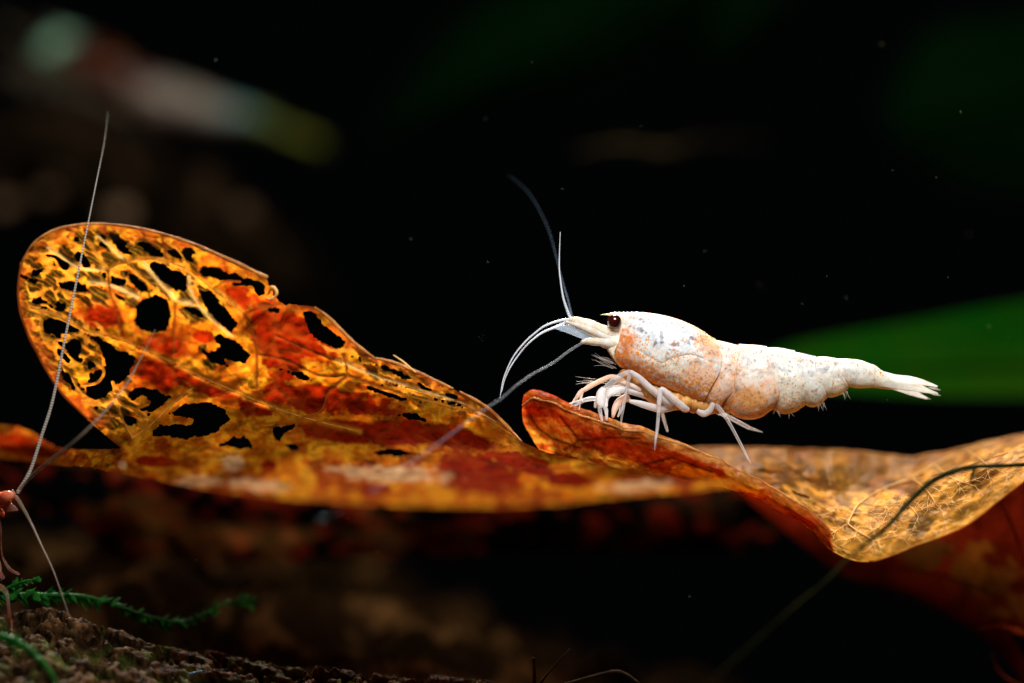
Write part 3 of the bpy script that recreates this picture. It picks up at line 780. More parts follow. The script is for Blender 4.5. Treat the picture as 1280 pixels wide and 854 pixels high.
def build_leaf2():
    root = thing('dead_leaf', 'golden brown curled dead leaf with pale net veins under the white shrimp', 'leaf', P([(1000, 690, 0)])[0])
    nx, ny = 460, 130
    Q = net_surface(BOWL, nx, ny)
    x, y = Q[..., 0], Q[..., 1]
    tt = np.linspace(0, 1, ny)[None] + 0 * x
    w = (fbm(x * .022, tt * 5, None, 3, 91) - .5) * 1.0 + (fbm(x * .07, tt * 14, None, 3, 95) - .5) * .42
    Q[..., 2] += w
    Q[..., 1] += (fbm(x * .05, tt * 0 + 3, None, 3, 99) - .5) * 5 * (1 - tt) ** 2 * sstep(860, 900, x)
    x, y = Q[..., 0], Q[..., 1]
    f = np.full(x.shape, 9.0)
    for h in ([(985, 611), (1000, 617), (1016, 622), (1006, 623), (992, 617)]  ,):
        f = np.minimum(f, -poly_sdf(x, y, h) + (fbm(x * .3, y * .3, None, 2, 7) - .5) * 3)
    f = np.minimum(f, (1 - tt) * 120 - .2 + (fbm(x * .14, y * 0, None, 3, 6) - .62) * 4 + 1.4)
    n1 = fbm(x * .03, tt * 6, None, 4, 31); n2 = fbm(x * .1, tt * 18, None, 4, 37)
    a = sstep(.35, .65, n1)[..., None]; b = sstep(.42, .62, n2)[..., None]
    c = np.array([.60, .25, .036]) * a + np.array([.30, .10, .016]) * (1 - a)
    c = c * (.36 + .58 * b) + np.array([.10, .05, .012]) * (1 - b) * .3
    sk = np.maximum.reduce([blob(x, y, 1090, 655, 75, 45, -10), blob(x, y, 1180, 630, 60, 30, -25)])
    sk = sstep(0, .5, sk + (n2 - .5) * .8)[..., None]
    c = c * (1 - .45 * sk) + np.array([.70, .31, .045]) * .45 * sk * (.4 + .9 * b)
    yb = sstep(.55, .95, tt)[..., None]
    c = c * (1 - .35 * yb) + np.array([.80, .36, .04]) * .35 * yb
    brn = sstep(.32, .05, tt)[..., None] * .45
    c = c * (1 - brn) + np.array([.24, .09, .022]) * brn
    pt = sstep(-2, 2, poly_sdf(x, y, [(1137, 648), (1146, 642), (1168, 650), (1162, 664), (1146, 674), (1136, 664)]))[..., None] * .85
    c = c * (1 - pt) + np.array([.12, .06, .018]) * pt
    net = np.clip(.02 + .40 * sk[..., 0] - pt[..., 0] + .25 * sstep(.5, .9, tt) + (n1 - .5) * .6, 0, 1) * sstep(.35, .6, fbm(x * .05, tt * 8 + 4, None, 2, 12))
    V = P(Q.reshape(-1, 3))
    W, F, used = clip_grid(V, nx, ny, f)
    mk('blade', W, F, M_GOLD, root, c.reshape(-1, 3)[used], extra={'net': net.ravel()[used]})
    # rolled front margin
    nx2, ny2 = 330, 70
    R = net_surface(ROLL, nx2, ny2)
    x, y = R[..., 0], R[..., 1]; t2 = np.linspace(0, 1, ny2)[None] + 0 * x
    R[..., 2] += (fbm(x * .03, t2 * 4, None, 3, 71) - .5) * .7 + (fbm(x * .11, t2 * 9, None, 3, 72) - .5) * .35
    R[..., 1] += (fbm(x * .06, t2 * 0, None, 3, 73) - .5) * 4
    x, y = R[..., 0], R[..., 1]
    n1 = fbm(x * .03, y * .06, None, 4, 81); n2 = fbm(x * .09, y * .16, None, 4, 82)
    amb = np.max([blob(x, y, *b) for b in [(678, 540, 18, 22, 30), (700, 545, 36, 14, 20), (735, 570, 50, 10, 10), (760, 577, 45, 8, 8), (880, 596, 50, 10, 20), (930, 605, 30, 10, 30)]], axis=0)
    amb = sstep(-.1, .4, amb + (n2 - .5) * 1.1)[..., None]
    rimm = (sstep(.50, .30, t2) * sstep(690, 790, x))[..., None]
    c = np.array([.50, .055, .006]) * (.55 + .9 * n2[..., None])
    c = c * (1 - amb) + np.array([.86, .36, .03]) * amb
    streak = sstep(.56, .66, fbm(x * .02 + y * .02, y * .16 - x * .055, None, 3, 85))[..., None]
    c = c * (1 - .6 * streak) + np.array([.70, .22, .02]) * .6 * streak
    rc = np.array([.66, .30, .07]) * sstep(.3, .65, n2)[..., None] + np.array([.34, .09, .015]) * (1 - sstep(.3, .65, n2)[..., None])
    c = c * (1 - rimm) + rc * rimm
    red = sstep(985, 1035, x)[..., None] * .6
    c = c * (1 - red) + np.array([.34, .05, .008]) * red
    vl = np.minimum.reduce([seg_dist(x, y, q) for q in ([(663, 520), (672, 535), (690, 548), (725, 560)], [(706, 562), (724, 551), (760, 547), (800, 548)], [(724, 551), (716, 540), (700, 520)], [(800, 582), (840, 572), (890, 590)])])
    vm = np.exp(-(vl / 1.6) ** 2)[..., None]
    c = c * (1 - .85 * vm) + np.array([.07, .008, .002]) * .85 * vm
    net = np.clip(.25 + (n1 - .4) * 1.2, 0, .6) * (1 - rimm[..., 0])
    Vr = P(R.reshape(-1, 3))
    mk('rolled_margin', Vr, grid_faces(nx2, ny2), M_ROLL, root, c.reshape(-1, 3), extra={'net': net.ravel()})
    # raised veins, drawn on the surface they belong to
    flat = Q.reshape(-1, 3)
    def on(S, pts, off=.12):
        q = cr(pts, len(pts) * 4); out = []
        for a_, b_ in q:
            i = np.argmin((S[:, 0] - a_) ** 2 + (S[:, 1] - b_) ** 2); out.append((a_, b_, S[i, 2] - off))
        out = np.array(out)
        k = np.array([.25, .5, .25]); z = out[:, 2].copy()
        z[1:-1] = np.convolve(z, k, 'valid'); out[:, 2] = z
        return out
    # side veins leaving the two main veins, forking towards the margin
    BRANCHES = []; rr_ = random.Random(9)
    def fork(x0, y0, ang, L, r, depth):
        p = [(x0, y0)]; a_ = ang
        for _ in range(4):
            a_ += rr_.uniform(-.22, .22); x0 += math.cos(a_) * L / 4; y0 += math.sin(a_) * L / 4 * .8; p.append((x0, y0))
        BRANCHES.append((p, r, M_VEIN_L))
        if depth:
            for q, sg in ((1, -1), (2, 1), (3, -1), (4, 1)):
                fork(p[q][0], p[q][1], a_ + sg * rr_.uniform(.5, .95), L * rr_.uniform(.34, .55), r * .68, depth - 1)
    for x0, y0, ang, L, r in ((1066, 641, .15, 46, .8), (1076, 628, .5, 50, .8), (1104, 611, .62, 62, .85), (1140, 597, .62, 66, .8), (1170, 582, .6, 60, .75), (1210, 564, .62, 60, .7), (1094, 677, 2.2, 18, .9), (1094, 677, -.35, 48, .95),
                              (1060, 655, 2.55, 26, .9), (1064, 645, 3.6, 30, .7), (1072, 664, 2.3, 22, .7), (1080, 669, -.6, 40, .7), (1090, 674, 1.1, 20, .7)):
        fork(x0, y0, ang, L, r, 1 if L < 40 else 2)
    for pts, r, m in [([(1060, 655), (1066, 641), (1076, 628), (1104, 611), (1140, 597), (1170, 580), (1210, 562), (1250, 550)], 1.7, M_VEIN_L), ([(1060, 655), (1072, 664), (1086, 672), (1094, 677)], 1.6, M_VEIN_L),
                      ([(950, 562), (975, 575), (1000, 592), (1030, 608), (1060, 614)], 1.0, M_VEIN_D), ([(1100, 611), (1150, 600), (1200, 586), (1260, 566)], .9, M_VEIN_D),
                      ([(980, 566), (984, 578), (976, 584)], .7, M_VEIN_L), ([(1028, 576), (1034, 590), (1038, 606)], .8, M_VEIN_L), ([(1080, 572), (1088, 584), (1094, 592)], .7, M_VEIN_O), ([(1000, 570), (1010, 585), (1008, 600)], .6, M_VEIN_O)] + BRANCHES:
        dd = [np.sqrt(((flat[:, 0] - a_) ** 2 + (flat[:, 1] - b_) ** 2).min()) for a_, b_ in pts]
        if max(dd) > 2: continue
        tube('vein', on(flat, pts), np.linspace(r, r * .6, len(pts) * 4) * .75, m, root, sides=6, n=len(pts) * 8, wob=.2)
    def medge(S, idx, r, mat):
        pts = S[::6, idx].copy(); pts[:, 2] -= .05
        tube('leaf_margin', pts, r * (1 + .5 * (fbm(pts[:, 0] * .07, pts[:, 1] * .07, None, 3, 3) - .5) * 2), mat, root, sides=7, n=len(pts) * 2, wob=.1)
    medge(Q, 1, 1.1, M_RIM); medge(Q[int(nx * .62):], ny - 3, 1.0, M_VEIN_O)
    tube('leaf_margin', R[::6, int(ny2 * .26)] + np.array([0, 0, -.02]), np.concatenate([[1.0], np.full(len(R[::6]) - 2, 1.5), [.8]]), M_RIM, root, sides=7, wob=.25)
    return flat
BOWL_PTS = build_leaf2()

# ------------------------------------------------------------------ the two dim leaves below
def leaf_sheet(name, label, rows, holes, cfn, nx, ny, base, mat=None, veins=()):
    root = thing('dead_leaf', label, 'leaf', P([base])[0])
    Q = net_surface(rows, nx, ny); x, y = Q[..., 0], Q[..., 1]
    Q[..., 2] += (fbm(x * .02, y * .02, None, 3, 19) - .5) * 2
    f = np.full(x.shape, 9.0)
    for h in holes: f = np.minimum(f, -poly_sdf(x, y, h) + (fbm(x * .08, y * .08, None, 3, 29) - .5) * 10)
    W, F, used = clip_grid(P(Q.reshape(-1, 3)), nx, ny, f)
    mk('blade', W, F, mat or M_DARK, root, cfn(x, y).reshape(-1, 3)[used])
    S = Q.reshape(-1, 3)
    for pts, r in veins:
        q = cr(pts, len(pts) * 3)
        z = [S[np.argmin((S[:, 0] - a) ** 2 + (S[:, 1] - b) ** 2), 2] - .15 for a, b in q]
        tube('vein', np.column_stack([q, z]), np.linspace(r, r * .6, len(q)), M_VEIN_D, root)
    return root

def col_red(x, y):
    n = fbm(x * .02, y * .02, None, 4, 55)[..., None]; n2 = fbm(x * .06, y * .06, None, 3, 56)[..., None]
    c = np.array([.17, .011, .0025]) * (.2 + 1.1 * n)
    a = sstep(0, .5, blob(x, y, 1225, 720, 85, 38, 30)[..., None] + (n2 - .5) * 1.6)
    c = c * (1 - a) + np.array([.17, .042, .004]) * a * (.4 + n2)
    b = sstep(.0, .5, blob(x, y, 1150, 690, 60, 26, 20)[..., None] + (n2 - .5) * 1.2)
    return c * (1 - b) + np.array([.10, .028, .004]) * b
leaf_sheet('dead_leaf', 'dark red dead leaf drooping below the golden curled leaf', [
    [(880, 596, 5), (1000, 620, 6), (1100, 640, 7), (1180, 610, 7), (1300, 560, 4)],
    [(920, 616, 8), (1010, 668, 9), (1100, 698, 10), (1190, 690, 8), (1300, 640, 5)],
    [(945, 635, 11), (1030, 700, 12), (1110, 728, 13), (1200, 735, 11), (1300, 715, 7)],
    [(975, 660, 13), (1060, 722, 15), (1140, 748, 16), (1232, 800, 13), (1300, 880, 8)]], [[(1262, 790), (1290, 800), (1290, 840)]], col_red, 170, 70, (1250, 800, 10), M_DARK,
    [([(1120, 710), (1180, 720), (1240, 745), (1290, 790)], 2.0), ([(1230, 600), (1262, 650), (1285, 720)], 1.6)])
tag(tube('tendril', [(1222, 788, 7), (1250, 784, 6), (1278, 792, 5), (1300, 800, 5)], [1, 5, 6, 4], M_REDSTEM, wob=.3), 'short dark red stem stub beside the drooping red leaf', 'stem')
tag(tube('tendril', [(1240, 815, 8), (1246, 835, 8), (1262, 850, 7), (1285, 860, 7)], [1.2, 1.5, 1.5, 1], M_REDSTEM), 'thin dark red tendril curling below the drooping red leaf', 'stem')

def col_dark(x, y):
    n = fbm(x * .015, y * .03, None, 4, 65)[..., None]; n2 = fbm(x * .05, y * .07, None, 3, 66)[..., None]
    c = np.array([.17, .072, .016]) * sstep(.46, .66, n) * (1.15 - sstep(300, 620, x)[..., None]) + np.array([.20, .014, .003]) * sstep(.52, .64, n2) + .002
    return c
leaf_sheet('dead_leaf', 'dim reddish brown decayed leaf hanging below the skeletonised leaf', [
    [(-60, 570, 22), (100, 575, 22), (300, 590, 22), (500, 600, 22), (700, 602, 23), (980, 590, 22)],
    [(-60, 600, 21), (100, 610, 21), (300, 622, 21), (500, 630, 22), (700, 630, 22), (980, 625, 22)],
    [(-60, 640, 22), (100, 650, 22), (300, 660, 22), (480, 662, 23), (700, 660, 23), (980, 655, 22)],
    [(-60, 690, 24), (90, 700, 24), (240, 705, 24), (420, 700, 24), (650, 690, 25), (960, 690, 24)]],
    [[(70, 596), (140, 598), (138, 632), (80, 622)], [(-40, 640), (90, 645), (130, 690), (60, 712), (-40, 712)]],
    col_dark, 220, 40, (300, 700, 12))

# ------------------------------------------------------------------ shrimps
CARA = [(777, 460), (795, 468), (810, 479), (821, 484.5), (844, 492), (859, 501), (878, 506)]
SEGS = [  # x of front edge and rear edge (top to belly), top rows, bottom rows, half widths, lip front/rear, bulge, rings
    ([750, 750, 750, 750, 752], [772, 773, 771, 767, 775], [412, 413.5, 412, 411], [430, 436, 450, 459], [8, 15, 20, 22], 0, -.02, 0, 26),
    ([774, 776, 773, 767, 777], [894, 900, 897, 886, 878], [392, 390.3, 391, 393.5, 397.5, 404, 413, 424], [460, 468, 479, 484.5, 491, 499, 506], [22, 27, 31, 33, 34, 34, 32], .0, .02, .0, 190),
    ([894, 900, 897, 886, 878], [924, 919, 916, 916, 903], [425, 428.5, 431], [504, 511, 514, 508], [31, 31.5, 31], -.012, -.035, .02, 44),
    ([924, 919, 916, 916, 903], [958, 961, 966, 971, 965], [430.5, 431.3, 432, 434], [507, 518, 523.5, 524, 520.5, 512], [31, 32, 31, 29], .03, .045, .01, 96),
    ([958, 961, 966, 971, 965], [993, 994, 997, 1003, 1005], [434, 434.6, 436.5, 439], [512, 517, 517, 514, 507.5], [28, 28, 27, 25], -.045, .045, .012, 64),
    ([993, 994, 997, 1003, 1005], [1019, 1017, 1021, 1028, 1033], [439.6, 441.5, 444, 446], [506.5, 509, 508.5, 505, 498.5], [24, 24, 23, 21], -.045, .045, .012, 50),
    ([1019, 1017, 1021, 1028, 1033], [1044, 1045, 1048, 1055, 1060], [446.2, 446, 446.6, 448], [497.5, 497, 495, 492, 486], [20, 20, 18, 17], -.045, .045, .012, 48),
    ([1044, 1045, 1048, 1055, 1060], [1092, 1092, 1091, 1091, 1090], [448.4, 448.6, 450.5, 456], [484, 485.5, 485.5, 485], [15.5, 15, 13.5, 12], -.03, .0, .0, 60),
    ([1092, 1092, 1091, 1091, 1090], [1122, 1122, 1122, 1122, 1122], [456.2, 463, 470, 475], [485, 486, 487, 487], [12, 10, 8, 5], -.0, 0, 0, 36)]
GROOVE = [(788, 433), (795, 437), (810, 445), (825, 453), (836, 448), (851, 444), (864, 443), (881, 449.6), (897, 457)]
SH0 = np.array([830.0, 540.0])

def body_geo():
    nth = 200
    th = np.linspace(0, 2 * np.pi, nth, endpoint=False)
    v = (1 - np.cos(th)) / 2
    rings = []; info = []
    vk = np.linspace(0, 1, 5)
    for k, (xa, xb, top, bot, hw, e0, e1, bulge, nr) in enumerate(SEGS):
        A = smooth_interp(v, xa); B = smooth_interp(v, xb)
        for s in np.linspace(0, 1, nr):
            x = A * (1 - s) + B * s
            T = smooth_interp(s, top); Bo = smooth_interp(s, bot); w = smooth_interp(s, hw)
            e = e0 * (1 - s) ** 5 + e1 * s ** 3 + bulge * math.sin(math.pi * s)
            c = (T + Bo) / 2; h = (Bo - T) / 2
            sx = np.sign(np.sin(th)) * np.abs(np.sin(th)) ** .82
            y = c + (v * 2 - 1) * h * (1 + e * .6)
            z = sx * w * (1 + e * 2.6) * (1 + .05 * np.sin(np.pi * v))
            rings.append(np.stack([x, y, z], 1)); info.append(np.stack([np.full(nth, k), np.full(nth, s), v], 1))
    R = np.stack(rings); I = np.stack(info)
    nr = len(R)
    x, y, z = R[..., 0], R[..., 1], R[..., 2]
    seg = I[..., 0]
    gd = seg_dist(x, y, cr(GROOVE, 40)) + np.where((seg == 1) & (z < 0) | (seg == 1), 0, 99)
    dent = .55 * np.exp(-(gd / 1.2) ** 2) - .15 * np.exp(-((gd - 5) / 3) ** 2)
    lump = (fbm(x * .05, y * .05, z * .05, 3, 4) - .5) * 3.0 + (fbm(x * .18, y * .18, z * .18, 2, 6) - .5) * .9
    cy = (R[:, :, 1].max(1, keepdims=True) + R[:, :, 1].min(1, keepdims=True)) / 2
    nz = z / (np.abs(z).max(1, keepdims=True) + 1e-6)
    R[..., 2] += nz * (lump - dent * (seg == 1)) * np.clip(np.abs(z) / 20, 0, 1)
    return R, I, gd

def px2mm(a):
    """shrimp's own pixels (x, y, z half-width px) -> mm about its base"""
    a = np.asarray(a, float).reshape(-1, 3)
    return np.stack([(a[:, 0] - SH0[0]) * PX, a[:, 2] * PX, (SH0[1] - a[:, 1]) * PX], 1)

def shrimp_cols(R, I, gd):
    x, y, z = R[..., 0], R[..., 1], R[..., 2]; seg = I[..., 0]; s = I[..., 1]; v = I[..., 2]
    n1 = fbm(x * .05, y * .05, z * .05, 4, 101); n2 = fbm(x * .16, y * .16, z * .16, 3, 103); n3 = fbm(x * .32, y * .32, z * .32, 2, 107)
    white = np.array([.78, .765, .70]); cool = np.array([.72, .765, .79]); peach = np.array([.88, .44, .22]); orange = np.array([.76, .22, .03]); yel = np.array([.80, .42, .07]); cream = np.array([.88, .80, .62])
    def mixin(c, col, m): return c * (1 - m[..., None]) + col * m[..., None]
    c = np.ones(x.shape + (3,)) * white
    ca = seg == 1
    c = mixin(c, cool, sstep(.0, .5, blob(x, y, 830, 415, 62, 32, 12) + (n1 - .5) * .6) * ca)
    c = mixin(c, cream, sstep(.0, .6, blob(x, y, 840, 465, 60, 24, 10) + (n1 - .5) * .8) * .6 * ca)
    # orange margin of the carapace, front and belly; the belly orange also paints a see-through glow
    fr = sstep(30, 5, seg_dist(x, y, [(774, 425), (768, 440), (780, 462), (800, 474), (815, 484)])) * ca
    c = mixin(c, orange, np.clip(fr * (.35 + 1.1 * sstep(.36, .60, n2 * .55 + n3 * .45)), 0, 1) * .95)
    bl = sstep(30, 2, seg_dist(x, y, [(800, 474), (821, 486), (846, 494), (880, 508)])) * ca
    c = mixin(c, orange, np.clip(bl * (.2 + 1.1 * sstep(.38, .62, n2 * .55 + n3 * .45)), 0, 1) * .95)
    c = mixin(c, yel, sstep(12, 1, seg_dist(x, y, [(821, 488), (846, 495), (880, 508)])) * ca * .75)
    c = mixin(c, peach, sstep(0, .6, blob(x, y, 885, 430, 22, 34, -20) + (n2 - .5)) * .75)
    c = mixin(c, peach, sstep(.0, .6, blob(x, y, 872, 470, 34, 26, 0) + (n2 - .5) * .9) * .6)
    c = mixin(c, peach, sstep(10, 1, y - R[..., 1].min(1, keepdims=True)) * .45 * (seg < 4))
    # abdomen
    c = mixin(c, peach, ((seg == 2) * .75 + (seg == 3) * .65) * sstep(.10, .7, v + (n1 - .5) * .8) * (.45 + .75 * sstep(.35, .62, n3 * .6 + n2 * .4)))
    c = mixin(c, np.array([.86, .42, .14]), sstep(0, .7, blob(x, y, 936, 500, 34, 26, 0) + (n2 - .5) * .9) * (seg == 3) * .9)
    c = mixin(c, yel, (seg == 4) * sstep(.55, 1.0, v + (n2 - .5) * .6) * .45)
    c = mixin(c, np.array([.84, .66, .36]), (seg >= 4) * sstep(.25, 1, v + (n1 - .5) * .8) * .5)
    c = mixin(c, yel, sstep(.10, .0, s) * (seg == 4) * sstep(.45, .8, v) * .6)
    c = mixin(c, cream, (seg == 0) * .8); c = mixin(c, yel, (seg == 0) * sstep(.5, 1, n2 + .15) * .5)
    c = mixin(c, cream, (seg == 8) * .5)
    # slate blotches on the back of the carapace and the tergites
    sl = np.max([blob(x, y, *b) for b in [(797, 412, 9, 3, 25), (826, 420, 4, 10, 10), (841, 432, 9, 6, -40), (851, 425, 4, 3, 0), (857, 428, 4, 3, 0), (864, 423, 4, 4, 0), (832, 443, 8, 3, -30), (875, 420, 3, 3, 0), (818, 428, 3, 5, 0)]], axis=0)
    c = mixin(c, np.array([.17, .17, .22]), sstep(.15, .5, sl + (n3 - .5) * 2.4) * ca * .85)
    for bx in ((935, 452), (965, 458), (1000, 456), (1024, 462), (1056, 468)):
        c = mixin(c, np.array([.34, .34, .40]), sstep(.1, .6, blob(x, y, bx[0], bx[1], 15, 8, 10) + (n3 - .5) * 2.6) * .35)
    # dark line in the groove and in the joints
    fl = sstep(.66, .74, vnoise(x * .5, y * .5, z * .5, 201) * .7 + n2 * .3) * (seg >= 1) * (seg <= 6)
    c = mixin(c, np.array([.34, .20, .12]), fl * .7)
    brk = sstep(.34, .5, fbm(x * .1, y * .1, None, 2, 9))
    c = mixin(c, np.array([.16, .10, .08]), np.exp(-(gd / .75) ** 2) * ca * .85 * brk)
    jt = np.where(seg >= 2, sstep(.09, .0, s), 0) * (.5 + .5 * n2)
    c = mixin(c, np.array([.55, .36, .22]), jt * .6)
    spk = np.clip(.85 + (n1 - .5) * 1.8, 0, 1.2)
    spk = spk * np.where(seg == 1, .55 + .6 * sstep(.3, .8, v), np.where((seg >= 2) & (seg <= 4), .42 + .5 * sstep(.4, .9, v), .5)) * np.where(seg == 0, .2, 1)
    spk = np.clip(spk * (1 - .7 * sstep(.0, .5, blob(x, y, 815, 410, 40, 18, 8))), 0, 1)
    return c, spk

def red_cols(R, I, gd):
    x, y, z = R[..., 0], R[..., 1], R[..., 2]
    n = fbm(x * .06, y * .06, z * .06, 4, 131)[..., None]
    return np.array([.55, .05, .015]) * (.6 + .7 * n) + np.array([.25, .18, .12]) * sstep(.55, .7, n), np.ones(x.shape) * .6

def band_cols(R, I, gd):
    x, y, z = R[..., 0], R[..., 1], R[..., 2]; seg = I[..., 0]; s = I[..., 1]
    n = fbm(x * .03, y * .03, z * .03, 3, 141)
    x = x + (fbm(x * .035, y * .05, z * .05, 3, 143) - .5) * 110; y = y + (fbm(x * .04, y * .04, z * .04, 2, 144) - .5) * 60
    c = np.ones(x.shape + (3,)) * np.array([.10, .012, .004])
    def mixin(c, col, m): return c * (1 - m[..., None]) + np.array(col) * m[..., None]
    c = mixin(c, [.50, .95, .60], sstep(828, 780, x + (n - .5) * 40))
    c = mixin(c, [.46, .20, .03], sstep(0, .5, blob(x, y, 868, 412, 20, 22, 0)))
    c = mixin(c, [.42, .34, .25], sstep(890, 950, x) * sstep(1030, 1000, x) * sstep(530, 470, y))
    c = mixin(c, [.24, .38, .30], sstep(0, .6, blob(x, y, 950, 445, 18, 14, 0)))
    c = mixin(c, [.25, .60, .55], sstep(990, 1020, x) * sstep(1050, 1030, x) * sstep(500, 460, y))
    c = mixin(c, [.18, .26, .02], sstep(1036, 1050, x))
    mo = sstep(.36, .62, fbm(x * .045, y * .045, z * .045, 3, 149))
    c = c * np.minimum(1, .5 + .7 * mo)[..., None]
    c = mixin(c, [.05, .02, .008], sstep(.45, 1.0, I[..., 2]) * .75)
    return c, np.ones(x.shape) * .3

BODY = body_geo()
def make_body(parent, colf, mat):
    R, I, gd = BODY
    c, spk = colf(R, I, gd)
    n, m = R.shape[:2]
    V = px2mm(R.reshape(-1, 3)); F = [grid_faces(n, m, True)]
    C = c.reshape(-1, 3); S = spk.ravel()
    # close both ends with a centre vertex (degenerate quads keep the array form)
    for ri in (0, n - 1):
        V = np.concatenate([V, V[ri * m:(ri + 1) * m].mean(0, keepdims=True)]); C = np.concatenate([C, C[ri * m:ri * m + 1]]); S = np.append(S, 0)
    # rostrum: a keeled spike grown forward from the carapace
    nr, mr = 44, 20
    th = np.linspace(0, 2 * np.pi, mr, endpoint=False)
    rv = []
    for i, q in enumerate(np.linspace(0, 1, nr)):
        x = 806 - q * 57
        tip = min(1, (1 - q) * 3.2 + .06)
        top = 390.2 + .6 * q + 2.4 * max(0, q - .7) / .3 - (.9 * (i % 4 == 0) if q > .1 and q < .75 else 0)
        bot = 394.5 + 3.5 * math.sin(min(1, (1 - q) * 1.6) * math.pi / 2) - 1.2
        wz = 1.2 + 7 * (1 - q) ** 1.6
        cy = (top + bot) / 2; h = (bot - top) / 2 * tip
        rv.append(np.stack([np.full(mr, x), cy - h * np.cos(th), wz * np.sin(th) * tip], 1))
    rv = np.stack(rv); o = len(V)
    V = np.concatenate([V, px2mm(rv.reshape(-1, 3))])
    fr = grid_faces(nr, mr, True) + o
    base = C[len(BODY[0][0]) * 30:len(BODY[0][0]) * 30 + 1]
    C = np.concatenate([C, np.tile(C[26 * m:26 * m + 1] * .6 + np.array([[.9, .62, .42]]) * .4, (nr * mr, 1))]); S = np.concatenate([S, np.full(nr * mr, .35)])
    return mk_local('body', V, np.concatenate([F[0], fr]), mat, parent, C, {'spk': S})

def mk_local(name, V, F, mat, parent, col=None, extra=None):
    b = BASE[parent]; BASE[parent] = np.zeros(3)
    o = mk(name, V, F, mat, parent, col, extra=extra)
    BASE[parent] = b; BASE[o] = np.zeros(3)
    return o

def ltube(name, pts, rad, mat, parent, **k):
    v, f = tube_geo(px2mm(pts), np.asarray(rad, float) * PX, **k)
    return mk_local(name, v, f, mat, parent)

C_THICK = M_LIMB
def leg(name, parent, pieces):
    """a jointed leg: first piece is the part, the rest its sub-parts"""
    first = None
    for nm, pts, rad, mat in pieces:
        o = ltube(name if first is None else nm, pts, np.asarray(rad) * (.82 if mat is C_THICK else .74), mat, parent if first is None else first, sides=12, n=max(10, len(pts) * 6))
        if first is None: first = o
    return first

def blade_geo(pts, wid, thick, n=22, m=14):
    """a flat tapered blade: widths in the plane of the picture, thin across"""
    q = cr(np.column_stack([pts, wid]), n); th = np.linspace(0, 2 * np.pi, m, endpoint=False)
    t = np.gradient(q[:, :2], axis=0); t /= np.linalg.norm(t, axis=1)[:, None]
    nn = np.stack([-t[:, 1], t[:, 0]], 1)
    V = []
    for i in range(n):
        c, w = q[i, :3], q[i, 3]
        V.append(np.stack([c[0] + nn[i, 0] * w * np.cos(th), c[1] + nn[i, 1] * w * np.cos(th), c[2] + thick * np.sin(th) * min(1, .25 + w / 4)], 1))
    return px2mm(np.concatenate(V)), grid_faces(n, m, True)

